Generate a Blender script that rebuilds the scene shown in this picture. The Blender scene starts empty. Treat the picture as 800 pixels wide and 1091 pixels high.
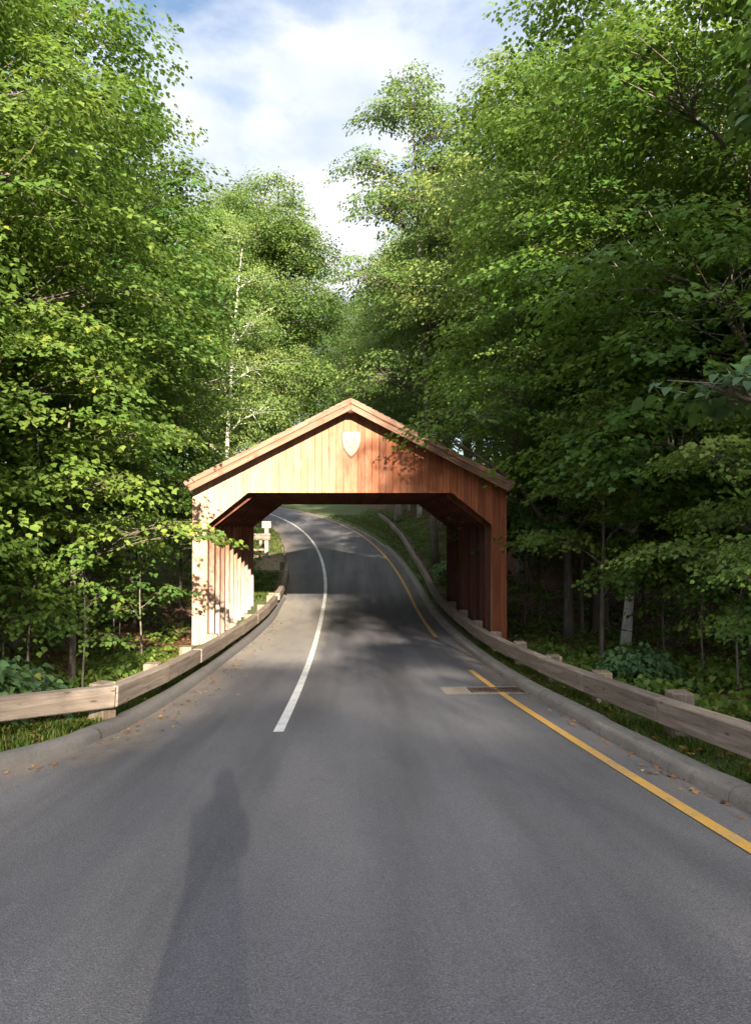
import bpy, bmesh, math, random
import numpy as np
from mathutils import Vector, Matrix

R = math.radians
random.seed(7)
rng = np.random.default_rng(11)
scene = bpy.context.scene
C = scene.collection

# ------------------------------------------------------------------ camera
cam_d = bpy.data.cameras.new("camera")
cam = bpy.data.objects.new("camera", cam_d)
C.objects.link(cam)
cam_d.sensor_fit = 'HORIZONTAL'
cam_d.sensor_width = 36.0
cam_d.lens = 36.0
cam_d.clip_start = 0.05
cam_d.clip_end = 1000.0
cam.location = (0, 0, 1.6)
cam.rotation_euler = (R(90 + 1.04), 0, R(-1.9))
scene.camera = cam

# ------------------------------------------------------------------ light
SUN_EL, SUN_AZ = 17.5, 8.0          # light travels along +y and a little to -x
sun_d = bpy.data.lights.new("sun", 'SUN')
sun = bpy.data.objects.new("sun", sun_d)
C.objects.link(sun)
sun_d.energy = 5.0
sun_d.angle = R(0.55)
sun_d.color = (1.0, 0.88, 0.70)
_d = Vector((-math.sin(R(SUN_AZ)) * math.cos(R(SUN_EL)), math.cos(R(SUN_AZ)) * math.cos(R(SUN_EL)), -math.sin(R(SUN_EL))))
sun.rotation_euler = _d.to_track_quat('-Z', 'Y').to_euler()
sun.location = (0, -30, 40)

world = bpy.data.worlds.new("World")
scene.world = world
world.use_nodes = True
wn = world.node_tree
wn.nodes.clear()


def nd(nt, kind, **kw):
    n = nt.nodes.new(kind)
    for k, v in kw.items():
        if k.startswith('i_'):
            n.inputs[k[2:].replace('__', ' ')].default_value = v
        else:
            setattr(n, k, v)
    return n


def ramp(nt, stops, interp='LINEAR'):
    n = nt.nodes.new('ShaderNodeValToRGB')
    cr = n.color_ramp
    cr.interpolation = interp
    while len(cr.elements) < len(stops):
        cr.elements.new(0.5)
    for e, (p, c) in zip(cr.elements, stops):
        e.position = p
        e.color = (c, c, c, 1) if not isinstance(c, (tuple, list)) else (*c, 1)
    return n


sky = nd(wn, 'ShaderNodeTexSky')
sky.sky_type = 'NISHITA'
sky.sun_disc = False
sky.sun_elevation = R(SUN_EL)
sky.sun_rotation = R(180 - SUN_AZ)
sky.air_density = 1.0
sky.dust_density = 0.6
tc = nd(wn, 'ShaderNodeTexCoord')
sp = nd(wn, 'ShaderNodeSeparateXYZ')
wn.links.new(tc.outputs['Generated'], sp.inputs[0])
zadd = nd(wn, 'ShaderNodeMath', operation='ADD')
zmx = nd(wn, 'ShaderNodeMath', operation='MAXIMUM')
wn.links.new(sp.outputs['Z'], zmx.inputs[0]); zmx.inputs[1].default_value = 0.0
wn.links.new(zmx.outputs[0], zadd.inputs[0]); zadd.inputs[1].default_value = 0.25
dv = nd(wn, 'ShaderNodeVectorMath', operation='DIVIDE')
cmb = nd(wn, 'ShaderNodeCombineXYZ')
for k in 'XYZ':
    wn.links.new(zadd.outputs[0], cmb.inputs[k])
wn.links.new(tc.outputs['Generated'], dv.inputs[0]); wn.links.new(cmb.outputs[0], dv.inputs[1])
mp = nd(wn, 'ShaderNodeMapping')
mp.inputs['Location'].default_value = (0.35, 0.9, 0.0)
mp.inputs['Scale'].default_value = (1.0, 1.0, 0.25)
wn.links.new(dv.outputs[0], mp.inputs['Vector'])
n1 = nd(wn, 'ShaderNodeTexNoise', i_Scale=2.1, i_Detail=8.0, i_Roughness=0.55, i_Distortion=0.25)
n2 = nd(wn, 'ShaderNodeTexNoise', i_Scale=2.9, i_Detail=6.0, i_Roughness=0.5)
mp2 = nd(wn, 'ShaderNodeMapping'); mp2.inputs['Location'].default_value = (3.1, -1.7, 2.0)
wn.links.new(mp.outputs[0], n1.inputs['Vector']); wn.links.new(mp.outputs[0], mp2.inputs['Vector']); wn.links.new(mp2.outputs[0], n2.inputs['Vector'])
cov = ramp(wn, [(0.36, 0.0), (0.50, 1.0)])
wn.links.new(n1.outputs['Fac'], cov.inputs['Fac'])
shade = ramp(wn, [(0.36, (3.1, 3.5, 4.3)), (0.48, (4.1, 4.3, 4.9)), (0.60, (5.2, 5.2, 5.3))])
wn.links.new(n2.outputs['Fac'], shade.inputs['Fac'])
sdot = nd(wn, 'ShaderNodeVectorMath', operation='DOT_PRODUCT')
wn.links.new(tc.outputs['Generated'], sdot.inputs[0]); sdot.inputs[1].default_value = tuple(-_d)
toward = nd(wn, 'ShaderNodeMapRange', clamp=True)
for _k, _v in (('From Min', -0.35), ('From Max', 0.95), ('To Min', 1.0), ('To Max', 3.0)):
    toward.inputs[_k].default_value = _v
wn.links.new(sdot.outputs['Value'], toward.inputs['Value'])
lit = nd(wn, 'ShaderNodeVectorMath', operation='SCALE')
wn.links.new(shade.outputs['Color'], lit.inputs[0]); wn.links.new(toward.outputs[0], lit.inputs['Scale'])
mix = nd(wn, 'ShaderNodeMix', data_type='RGBA')
wn.links.new(cov.outputs['Color'], mix.inputs['Factor'])
wn.links.new(sky.outputs['Color'], mix.inputs['A'])
wn.links.new(lit.outputs[0], mix.inputs['B'])
bg = nd(wn, 'ShaderNodeBackground', i_Strength=0.047)
wn.links.new(mix.outputs['Result'], bg.inputs['Color'])
wo = nd(wn, 'ShaderNodeOutputWorld')
wn.links.new(bg.outputs[0], wo.inputs['Surface'])

scene.view_settings.view_transform = 'Standard'
scene.view_settings.look = 'None'
scene.view_settings.gamma = 1.0
scene.view_settings.exposure = 2.4
scene.render.engine = 'CYCLES'
scene.cycles.max_bounces = 7
scene.cycles.diffuse_bounces = 4
scene.cycles.glossy_bounces = 2
scene.cycles.transmission_bounces = 5
scene.cycles.sample_clamp_indirect = 6.0
scene.cycles.use_denoising = True

# ------------------------------------------------------------------ helpers
def tag(o, label=None, cat=None, group=None, kind=None):
    for k, v in (('label', label), ('category', cat), ('group', group), ('kind', kind)):
        if v:
            o[k] = v
    return o


def empty(name, loc=(0, 0, 0), rz=0.0, **kw):
    o = bpy.data.objects.new(name, None)
    C.objects.link(o)
    o.location = loc
    o.rotation_euler = (0, 0, rz)
    o.empty_display_size = 0.3
    return tag(o, **kw)


def link_mesh(name, me, mats, parent=None, smooth=False):
    o = bpy.data.objects.new(name, me)
    C.objects.link(o)
    for m in (mats if isinstance(mats, (list, tuple)) else [mats]):
        if m:
            me.materials.append(m)
    if parent:
        o.parent = parent
    if smooth:
        me.polygons.foreach_set('use_smooth', np.ones(len(me.polygons), dtype=bool))
    return o


class MB:
    def __init__(self):
        self.v, self.f, self.m = [], [], []

    def add(self, verts, faces, mi=0):
        b = len(self.v)
        self.v += [tuple(p) for p in verts]
        self.f += [tuple(b + i for i in f) for f in faces]
        self.m += [mi] * len(faces)

    def box(self, x0, x1, y0, y1, z0, z1, mi=0):
        self.add([(x0, y0, z0), (x1, y0, z0), (x1, y1, z0), (x0, y1, z0), (x0, y0, z1), (x1, y0, z1), (x1, y1, z1), (x0, y1, z1)],
                 [(0, 3, 2, 1), (4, 5, 6, 7), (0, 1, 5, 4), (1, 2, 6, 5), (2, 3, 7, 6), (3, 0, 4, 7)], mi)

    def prism(self, poly_xz, y0, y1, mi=0):
        n = len(poly_xz)
        v = [(x, y0, z) for x, z in poly_xz] + [(x, y1, z) for x, z in poly_xz]
        f = [tuple(range(n)), tuple(range(2 * n - 1, n - 1, -1))]
        f += [(i, n + i, n + (i + 1) % n, (i + 1) % n) for i in range(n)]
        self.add(v, f, mi)

    def bar(self, p, q, w, h, mi=0, up=(0, 0, 1)):
        p, q = Vector(p), Vector(q)
        d = (q - p).normalized()
        u = Vector(up)
        s = d.cross(u)
        if s.length < 1e-4:
            s = d.cross(Vector((1, 0, 0)))
        s.normalize()
        t = s.cross(d)
        s, t = s * w / 2, t * h / 2
        v = [p - s - t, p + s - t, p + s + t, p - s + t, q - s - t, q + s - t, q + s + t, q - s + t]
        self.add(v, [(0, 3, 2, 1), (4, 5, 6, 7), (0, 1, 5, 4), (1, 2, 6, 5), (2, 3, 7, 6), (3, 0, 4, 7)], mi)

    def tube(self, pts, rads, n=7, mi=0, cap=True):
        pts = [Vector(p) for p in pts]
        rings = []
        b = len(self.v)
        ref = Vector((0.31, 0.87, 0.22)).normalized()
        for i, p in enumerate(pts):
            d = (pts[min(i + 1, len(pts) - 1)] - pts[max(i - 1, 0)])
            d = d.normalized() if d.length > 1e-6 else Vector((0, 0, 1))
            s = d.cross(ref)
            if s.length < 1e-3:
                s = d.cross(Vector((1, 0, 0)))
            s.normalize()
            t = d.cross(s)
            for k in range(n):
                a = 2 * math.pi * k / n
                self.v.append(tuple(p + (s * math.cos(a) + t * math.sin(a)) * rads[i]))
        for i in range(len(pts) - 1):
            for k in range(n):
                k2 = (k + 1) % n
                self.f.append((b + i * n + k, b + i * n + k2, b + (i + 1) * n + k2, b + (i + 1) * n + k))
                self.m.append(mi)
        if cap:
            e = b + (len(pts) - 1) * n
            self.f.append(tuple(e + k for k in range(n))); self.m.append(mi)
            self.f.append(tuple(b + k for k in range(n - 1, -1, -1))); self.m.append(mi)

    def mesh(self, name):
        me = bpy.data.meshes.new(name)
        me.from_pydata(self.v, [], self.f)
        if any(self.m):
            me.polygons.foreach_set('material_index', self.m)
        me.update()
        return me

    def build(self, name, mats, parent=None, smooth=False, bevel=0.0):
        me = self.mesh(name)
        if bevel:
            bm = bmesh.new(); bm.from_mesh(me)
            bmesh.ops.bevel(bm, geom=list(bm.edges), offset=bevel, segments=1, affect='EDGES', profile=0.6)
            bm.to_mesh(me); bm.free()
        return link_mesh(name, me, mats, parent, smooth)


def poly_mesh(name, V, k, fattr=None):
    """V: (n,k,3) separate polygons of k corners."""
    n = V.shape[0]
    me = bpy.data.meshes.new(name)
    me.vertices.add(n * k)
    me.vertices.foreach_set('co', V.reshape(-1).astype(np.float32))
    me.loops.add(n * k)
    me.loops.foreach_set('vertex_index', np.arange(n * k, dtype=np.int32))
    me.polygons.add(n)
    me.polygons.foreach_set('loop_start', np.arange(0, n * k, k, dtype=np.int32))
    me.polygons.foreach_set('loop_total', np.full(n, k, dtype=np.int32))
    if fattr is not None:
        a = me.attributes.new('tint', 'FLOAT', 'FACE')
        a.data.foreach_set('value', fattr.astype(np.float32))
    me.update(calc_edges=True)
    me.validate()
    return me


# ------------------------------------------------------------------ materials
def new_mat(name):
    m = bpy.data.materials.new(name)
    m.use_nodes = True
    nt = m.node_tree
    nt.nodes.clear()
    out = nt.nodes.new('ShaderNodeOutputMaterial')
    p = nt.nodes.new('ShaderNodeBsdfPrincipled')
    nt.links.new(p.outputs[0], out.inputs['Surface'])
    p.inputs['Roughness'].default_value = 0.8
    return m, nt, p, out


def L(nt, a, b):
    nt.links.new(a, b)


def mixc(nt, fac, a, b, blend='MIX'):
    n = nt.nodes.new('ShaderNodeMix')
    n.data_type = 'RGBA'
    n.blend_type = blend
    for s, v in (('Factor', fac), ('A', a), ('B', b)):
        if isinstance(v, (int, float)):
            n.inputs[s].default_value = v
        elif isinstance(v, (tuple, list)):
            n.inputs[s].default_value = (*v, 1) if len(v) == 3 else v
        else:
            nt.links.new(v, n.inputs[s])
    return n.outputs['Result']


def mth(nt, op, a, b=0.0, clamp=False):
    n = nt.nodes.new('ShaderNodeMath')
    n.operation = op
    n.use_clamp = clamp
    for i, v in enumerate((a, b)):
        if isinstance(v, (int, float)):
            n.inputs[i].default_value = v
        else:
            nt.links.new(v, n.inputs[i])
    return n.outputs[0]


def noise(nt, vec, scale, detail=4, rough=0.5, dist=0.0):
    n = nd(nt, 'ShaderNodeTexNoise', i_Scale=scale, i_Detail=detail, i_Roughness=rough, i_Distortion=dist)
    nt.links.new(vec, n.inputs['Vector'])
    return n.outputs['Fac']


def mapped(nt, src, scale=(1, 1, 1), loc=None):
    n = nt.nodes.new('ShaderNodeMapping')
    n.inputs['Scale'].default_value = scale
    nt.links.new(src, n.inputs['Vector'])
    if loc is not None:
        nt.links.new(loc, n.inputs['Location'])
    return n.outputs[0]


def bump(nt, p, h, dist=0.01, strength=1.0):
    b = nd(nt, 'ShaderNodeBump', i_Strength=strength, i_Distance=dist)
    nt.links.new(h, b.inputs['Height'])
    nt.links.new(b.outputs[0], p.inputs['Normal'])


def mat_leaf(name, stops, trans=(0.20, 0.30, 0.035), tf=0.45, vary=0.35):
    m, nt, p, out = new_mat(name)
    at = nd(nt, 'ShaderNodeAttribute', attribute_name='tint')
    rp = ramp(nt, stops)
    L(nt, at.outputs['Fac'], rp.inputs['Fac'])
    oi = nd(nt, 'ShaderNodeObjectInfo')
    hs = nd(nt, 'ShaderNodeHueSaturation')
    L(nt, rp.outputs[0], hs.inputs['Color'])
    L(nt, mth(nt, 'ADD', mth(nt, 'MULTIPLY', oi.outputs['Random'], vary), 1 - vary / 2), hs.inputs['Value'])
    L(nt, mth(nt, 'ADD', mth(nt, 'MULTIPLY', oi.outputs['Random'], -0.035), 0.515), hs.inputs['Hue'])
    L(nt, hs.outputs[0], p.inputs['Base Color'])
    p.inputs['Roughness'].default_value = 0.5
    p.inputs['Specular IOR Level'].default_value = 0.22
    tr = nd(nt, 'ShaderNodeBsdfTranslucent')
    L(nt, mixc(nt, 0.6, hs.outputs[0], trans), tr.inputs['Color'])
    ms = nd(nt, 'ShaderNodeMixShader', i_Fac=tf)
    L(nt, p.outputs[0], ms.inputs[1]); L(nt, tr.outputs[0], ms.inputs[2])
    L(nt, ms.outputs[0], out.inputs['Surface'])
    return m


M = {}
M['maple'] = mat_leaf('maple_leaf', [(0.0, (0.050, 0.105, 0.022)), (0.5, (0.085, 0.155, 0.030)), (0.85, (0.125, 0.185, 0.034)), (1.0, (0.18, 0.20, 0.04))])
M['pale'] = mat_leaf('pale_leaf', [(0.0, (0.075, 0.140, 0.036)), (0.5, (0.125, 0.195, 0.050)), (1.0, (0.215, 0.245, 0.07))], trans=(0.20, 0.29, 0.05))
M['dark'] = mat_leaf('dark_leaf', [(0.0, (0.035, 0.075, 0.022)), (0.6, (0.060, 0.115, 0.030)), (1.0, (0.10, 0.15, 0.036))])
M['linden'] = mat_leaf('linden_leaf', [(0.0, (0.040, 0.085, 0.034)), (0.7, (0.065, 0.125, 0.045)), (0.96, (0.09, 0.15, 0.05)), (1.0, (0.30, 0.33, 0.07))], tf=0.25)
M['grass'] = mat_leaf('grass_blade', [(0.0, (0.055, 0.11, 0.018)), (0.6, (0.09, 0.15, 0.025)), (0.9, (0.16, 0.17, 0.04)), (1.0, (0.28, 0.22, 0.07))])
M['litter'] = mat_leaf('fallen_leaf', [(0.0, (0.11, 0.045, 0.02)), (0.5, (0.19, 0.085, 0.035)), (0.85, (0.30, 0.16, 0.05)), (1.0, (0.36, 0.26, 0.08))], trans=(0.2, 0.1, 0.03), tf=0.15)


def mat_bark(name, a, b, birch=False):
    m, nt, p, out = new_mat(name)
    t = nd(nt, 'ShaderNodeTexCoord')
    v = mapped(nt, t.outputs['Object'], (9, 9, 1.6))
    f = noise(nt, v, 1.6, 8, 0.65, 0.4)
    r_ = ramp(nt, [(0.32, a), (0.68, b)])
    L(nt, f, r_.inputs['Fac'])
    col = r_.outputs[0]
    if birch:
        v2 = mapped(nt, t.outputs['Object'], (2, 2, 14))
        f2 = noise(nt, v2, 1.0, 4, 0.6)
        r2 = ramp(nt, [(0.60, 0.0), (0.66, 1.0)])
        L(nt, f2, r2.inputs['Fac'])
        col = mixc(nt, r2.outputs[0], col, (0.03, 0.028, 0.025))
    L(nt, col, p.inputs['Base Color'])
    p.inputs['Roughness'].default_value = 0.9
    bump(nt, p, f, 0.03)
    return m


M['bark'] = mat_bark('grey_brown_bark', (0.045, 0.036, 0.028), (0.16, 0.13, 0.10))
M['bark_pale'] = mat_bark('pale_bark', (0.17, 0.15, 0.12), (0.34, 0.31, 0.26))
M['birch'] = mat_bark('birch_bark', (0.36, 0.34, 0.30), (0.62, 0.59, 0.53), True)


def mat_asphalt():
    m, nt, p, out = new_mat('worn_asphalt')
    t = nd(nt, 'ShaderNodeTexCoord')
    o = t.outputs['Object']
    uv = t.outputs['UV']
    fine = mth(nt, 'ADD', mth(nt, 'MULTIPLY', noise(nt, o, 210, 2, 0.7), 0.5), mth(nt, 'MULTIPLY', noise(nt, o, 85, 3, 0.7), 0.5))
    vor = nd(nt, 'ShaderNodeTexVoronoi', i_Scale=95.0)
    L(nt, o, vor.inputs['Vector'])
    big = noise(nt, mapped(nt, o, (1.0, 0.35, 1)), 0.55, 5, 0.6)
    r1 = ramp(nt, [(0.3, (0.080, 0.078, 0.085)), (0.7, (0.112, 0.109, 0.116))])
    L(nt, big, r1.inputs['Fac'])
    r2 = ramp(nt, [(0.32, 0.35), (0.5, 0.95), (0.68, 2.0)])
    L(nt, fine, r2.inputs['Fac'])
    col = mixc(nt, 1.0, r1.outputs[0], r2.outputs[0], 'MULTIPLY')
    r3 = ramp(nt, [(0.0, 1.35), (0.3, 1.0), (0.7, 0.8)])
    L(nt, vor.outputs['Distance'], r3.inputs['Fac'])
    col = mixc(nt, 0.7, col, r3.outputs[0], 'MULTIPLY')
    band = noise(nt, mapped(nt, o, (1.9, 0.05, 1)), 1.0, 3, 0.55)
    rb = ramp(nt, [(0.35, 0.80), (0.5, 1.0), (0.65, 1.16)])
    L(nt, band, rb.inputs['Fac'])
    col = mixc(nt, 1.0, col, rb.outputs[0], 'MULTIPLY')
    sp_ = noise(nt, o, 1.9, 6, 0.7)
    rs_ = ramp(nt, [(0.62, 0.0), (0.74, 0.5)])
    L(nt, sp_, rs_.inputs['Fac'])
    col = mixc(nt, rs_.outputs[0], col, (0.055, 0.052, 0.056))
    # dust and grit that gathers along the kerbs (u = metres from the nearer edge)
    s = nd(nt, 'ShaderNodeSeparateXYZ')
    L(nt, uv, s.inputs[0])
    e = mth(nt, 'ADD', mth(nt, 'MULTIPLY', s.outputs['X'], 0.8), mth(nt, 'MULTIPLY', mth(nt, 'SUBTRACT', noise(nt, mapped(nt, o, (1, 0.5, 1)), 1.6, 6, 0.65), 0.5), 2.0))
    re = ramp(nt, [(0.0, 0.95), (0.24, 0.55), (0.6, 0.0)])
    L(nt, e, re.inputs['Fac'])
    grit = mixc(nt, fine, (0.13, 0.10, 0.075), (0.23, 0.185, 0.14))
    col = mixc(nt, mth(nt, 'MULTIPLY', re.outputs[0], mth(nt, 'ADD', mth(nt, 'MULTIPLY', noise(nt, o, 5, 6, 0.7), 1.0), 0.1), True), col, grit)
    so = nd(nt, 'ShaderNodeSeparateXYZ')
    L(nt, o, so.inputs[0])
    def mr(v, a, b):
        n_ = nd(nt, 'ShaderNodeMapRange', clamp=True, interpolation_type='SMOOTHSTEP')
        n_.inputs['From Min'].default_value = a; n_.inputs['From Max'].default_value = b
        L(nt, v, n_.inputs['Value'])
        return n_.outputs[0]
    zone = mth(nt, 'MULTIPLY', mth(nt, 'MULTIPLY', mr(s.outputs['Y'], 14.0, 18.5), mr(s.outputs['Y'], 33.0, 29.5)), mr(so.outputs['X'], -0.2, -1.1))  # pale gritty tone on the left lane paints in the sun pool
    sun_pool = mth(nt, 'ADD', zone, mth(nt, 'MULTIPLY', mth(nt, 'SUBTRACT', noise(nt, mapped(nt, o, (1.4, 0.5, 1)), 1.3, 7, 0.7), 0.5), 1.1))
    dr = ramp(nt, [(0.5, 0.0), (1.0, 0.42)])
    L(nt, sun_pool, dr.inputs['Fac'])
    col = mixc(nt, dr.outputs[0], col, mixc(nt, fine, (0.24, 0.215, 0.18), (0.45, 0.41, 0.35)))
    # tar seams
    vo2 = nd(nt, 'ShaderNodeTexVoronoi', feature='DISTANCE_TO_EDGE', i_Scale=0.28)
    L(nt, mapped(nt, mixc(nt, 0.12, o, nd_noise_col(nt, o, 1.3)), (1, 0.5, 1)), vo2.inputs['Vector'])
    rc = ramp(nt, [(0.0, 1.0), (0.004, 0.0)])
    L(nt, vo2.outputs['Distance'], rc.inputs['Fac'])
    col = mixc(nt, mth(nt, 'MULTIPLY', rc.outputs[0], 0.05), col, (0.022, 0.021, 0.022))
    L(nt, col, p.inputs['Base Color'])
    p.inputs['Roughness'].default_value = 0.82
    p.inputs['Specular IOR Level'].default_value = 0.3
    bump(nt, p, mth(nt, 'ADD', fine, mth(nt, 'MULTIPLY', vor.outputs['Distance'], 0.8)), 0.006, 0.8)
    return m


def nd_noise_col(nt, vec, sc):
    n = nd(nt, 'ShaderNodeTexNoise', i_Scale=sc)
    nt.links.new(vec, n.inputs['Vector'])
    return n.outputs['Color']


def mat_ground():
    m, nt, p, out = new_mat('forest_floor')
    t = nd(nt, 'ShaderNodeTexCoord')
    o = t.outputs['Object']
    f = noise(nt, o, 7, 9, 0.72)
    vor = nd(nt, 'ShaderNodeTexVoronoi', i_Scale=11.0)
    L(nt, o, vor.inputs['Vector'])
    r_ = ramp(nt, [(0.25, (0.035, 0.018, 0.010)), (0.5, (0.10, 0.05, 0.026)), (0.72, (0.19, 0.105, 0.055))])
    L(nt, f, r_.inputs['Fac'])
    litter = mixc(nt, 0.35, r_.outputs[0], mixc(nt, 1.0, vor.outputs['Color'], (0.22, 0.10, 0.05), 'MULTIPLY'))
    gr = ramp(nt, [(0.3, (0.035, 0.060, 0.012)), (0.7, (0.085, 0.11, 0.025))])
    L(nt, noise(nt, o, 14, 6, 0.7), gr.inputs['Fac'])
    at = nd(nt, 'ShaderNodeAttribute', attribute_name='grassy')
    k = mth(nt, 'ADD', at.outputs['Fac'], mth(nt, 'MULTIPLY', mth(nt, 'SUBTRACT', noise(nt, o, 1.1, 5, 0.65), 0.5), 1.5))
    kr = ramp(nt, [(0.4, 0.0), (0.6, 1.0)])
    L(nt, k, kr.inputs['Fac'])
    sd = nd(nt, 'ShaderNodeAttribute', attribute_name='sandy')
    sk = mth(nt, 'ADD', sd.outputs['Fac'], mth(nt, 'MULTIPLY', mth(nt, 'SUBTRACT', noise(nt, o, 1.7, 6, 0.65), 0.5), 1.0))
    sr = ramp(nt, [(0.45, 0.0), (0.6, 1.0)])
    L(nt, sk, sr.inputs['Fac'])
    col = mixc(nt, kr.outputs[0], litter, gr.outputs[0])
    col = mixc(nt, sr.outputs[0], col, mixc(nt, f, (0.20, 0.155, 0.10), (0.36, 0.29, 0.20)))
    L(nt, col, p.inputs['Base Color'])
    p.inputs['Roughness'].default_value = 0.95
    bump(nt, p, mth(nt, 'ADD', f, vor.outputs['Distance']), 0.06)
    return m


def mat_plain(name, a, b, scale=20, rough=0.85, bd=0.004, detail=6):
    m, nt, p, out = new_mat(name)
    t = nd(nt, 'ShaderNodeTexCoord')
    f = noise(nt, t.outputs['Object'], scale, detail, 0.65)
    r_ = ramp(nt, [(0.3, a), (0.7, b)])
    L(nt, f, r_.inputs['Fac'])
    L(nt, r_.outputs[0], p.inputs['Base Color'])
    p.inputs['Roughness'].default_value = rough
    bump(nt, p, f, bd)
    return m


def mat_paint(name, col, worn=(0.13, 0.125, 0.125), thr=0.55):
    m, nt, p, out = new_mat(name)
    t = nd(nt, 'ShaderNodeTexCoord')
    o = t.outputs['Object']
    f = noise(nt, o, 60, 5, 0.75)
    g = noise(nt, o, 3, 4, 0.6)
    k = ramp(nt, [(thr - 0.06, 0.0), (thr + 0.10, 0.85)])
    L(nt, mth(nt, 'ADD', f, mth(nt, 'MULTIPLY', mth(nt, 'SUBTRACT', g, 0.5), 0.5)), k.inputs['Fac'])
    L(nt, mixc(nt, k.outputs[0], mixc(nt, g, tuple(c * 0.8 for c in col), col), worn), p.inputs['Base Color'])
    p.inputs['Roughness'].default_value = 0.7
    bump(nt, p, f, 0.003)
    return m


def mat_concrete_kerb(name, a, b):
    m, nt, p, out = new_mat(name)
    t = nd(nt, 'ShaderNodeTexCoord')
    o = t.outputs['Object']
    f = noise(nt, o, 30, 7, 0.7)
    g = noise(nt, mapped(nt, o, (1.0, 0.5, 1.0)), 2.2, 5, 0.65)
    r_ = ramp(nt, [(0.3, a), (0.72, b)])
    L(nt, mth(nt, 'ADD', mth(nt, 'MULTIPLY', f, 0.5), mth(nt, 'MULTIPLY', g, 0.5)), r_.inputs['Fac'])
    s = nd(nt, 'ShaderNodeSeparateXYZ')
    L(nt, t.outputs['UV'], s.inputs[0])
    fr = mth(nt, 'FRACT', mth(nt, 'DIVIDE', s.outputs['Y'], 3.05))
    jn = ramp(nt, [(0.0, 1.0), (0.008, 0.0)])
    L(nt, fr, jn.inputs['Fac'])
    st = ramp(nt, [(0.52, 0.0), (0.66, 0.55)])
    L(nt, noise(nt, o, 4.5, 6, 0.7), st.inputs['Fac'])
    col = mixc(nt, st.outputs[0], r_.outputs[0], (0.075, 0.062, 0.05))
    col = mixc(nt, mth(nt, 'MULTIPLY', jn.outputs[0], 0.8), col, (0.03, 0.028, 0.025))
    L(nt, col, p.inputs['Base Color'])
    p.inputs['Roughness'].default_value = 0.9
    bump(nt, p, mth(nt, 'SUBTRACT', f, mth(nt, 'MULTIPLY', jn.outputs[0], 2.0)), 0.008)
    return m


def mat_timber(name, a, b, c, axis=0, vary=0.4, dirt=(0.05, 0.04, 0.032)):
    """weathered timber with its grain along one local axis"""
    m, nt, p, out = new_mat(name)
    t = nd(nt, 'ShaderNodeTexCoord')
    oi = nd(nt, 'ShaderNodeObjectInfo')
    off = nd(nt, 'ShaderNodeCombineXYZ')
    for k in 'XYZ':
        L(nt, mth(nt, 'MULTIPLY', oi.outputs['Random'], 37.0), off.inputs[k])
    sc = [16, 16, 16]; sc[axis] = 0.9
    v = mapped(nt, t.outputs['Object'], sc, off.outputs[0])
    f = noise(nt, v, 1.0, 9, 0.7, 0.5)
    g = noise(nt, mapped(nt, t.outputs['Object'], (2, 2, 2), off.outputs[0]), 1.2, 5, 0.6)
    r_ = ramp(nt, [(0.28, a), (0.52, b), (0.75, c)])
    L(nt, f, r_.inputs['Fac'])
    k = ramp(nt, [(0.55, 0.0), (0.75, 0.7)])
    L(nt, g, k.inputs['Fac'])
    col = mixc(nt, k.outputs[0], r_.outputs[0], dirt)
    vv = nd(nt, 'ShaderNodeTexVoronoi', i_Scale=1.0)
    sk = [9, 9, 9]; sk[axis] = 2.2
    L(nt, mapped(nt, t.outputs['Object'], sk, off.outputs[0]), vv.inputs['Vector'])
    kn = ramp(nt, [(0.07, 1.0), (0.14, 0.0)])
    L(nt, vv.outputs['Distance'], kn.inputs['Fac'])
    col = mixc(nt, mth(nt, 'MULTIPLY', kn.outputs[0], 0.7), col, (0.03, 0.02, 0.014))
    hs = nd(nt, 'ShaderNodeHueSaturation')
    L(nt, col, hs.inputs['Color'])
    L(nt, mth(nt, 'ADD', mth(nt, 'MULTIPLY', oi.outputs['Random'], vary), 1 - vary / 2), hs.inputs['Value'])
    L(nt, hs.outputs[0], p.inputs['Base Color'])
    p.inputs['Roughness'].default_value = 0.85
    p.inputs['Specular IOR Level'].default_value = 0.2
    bump(nt, p, f, 0.012)
    return m


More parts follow.
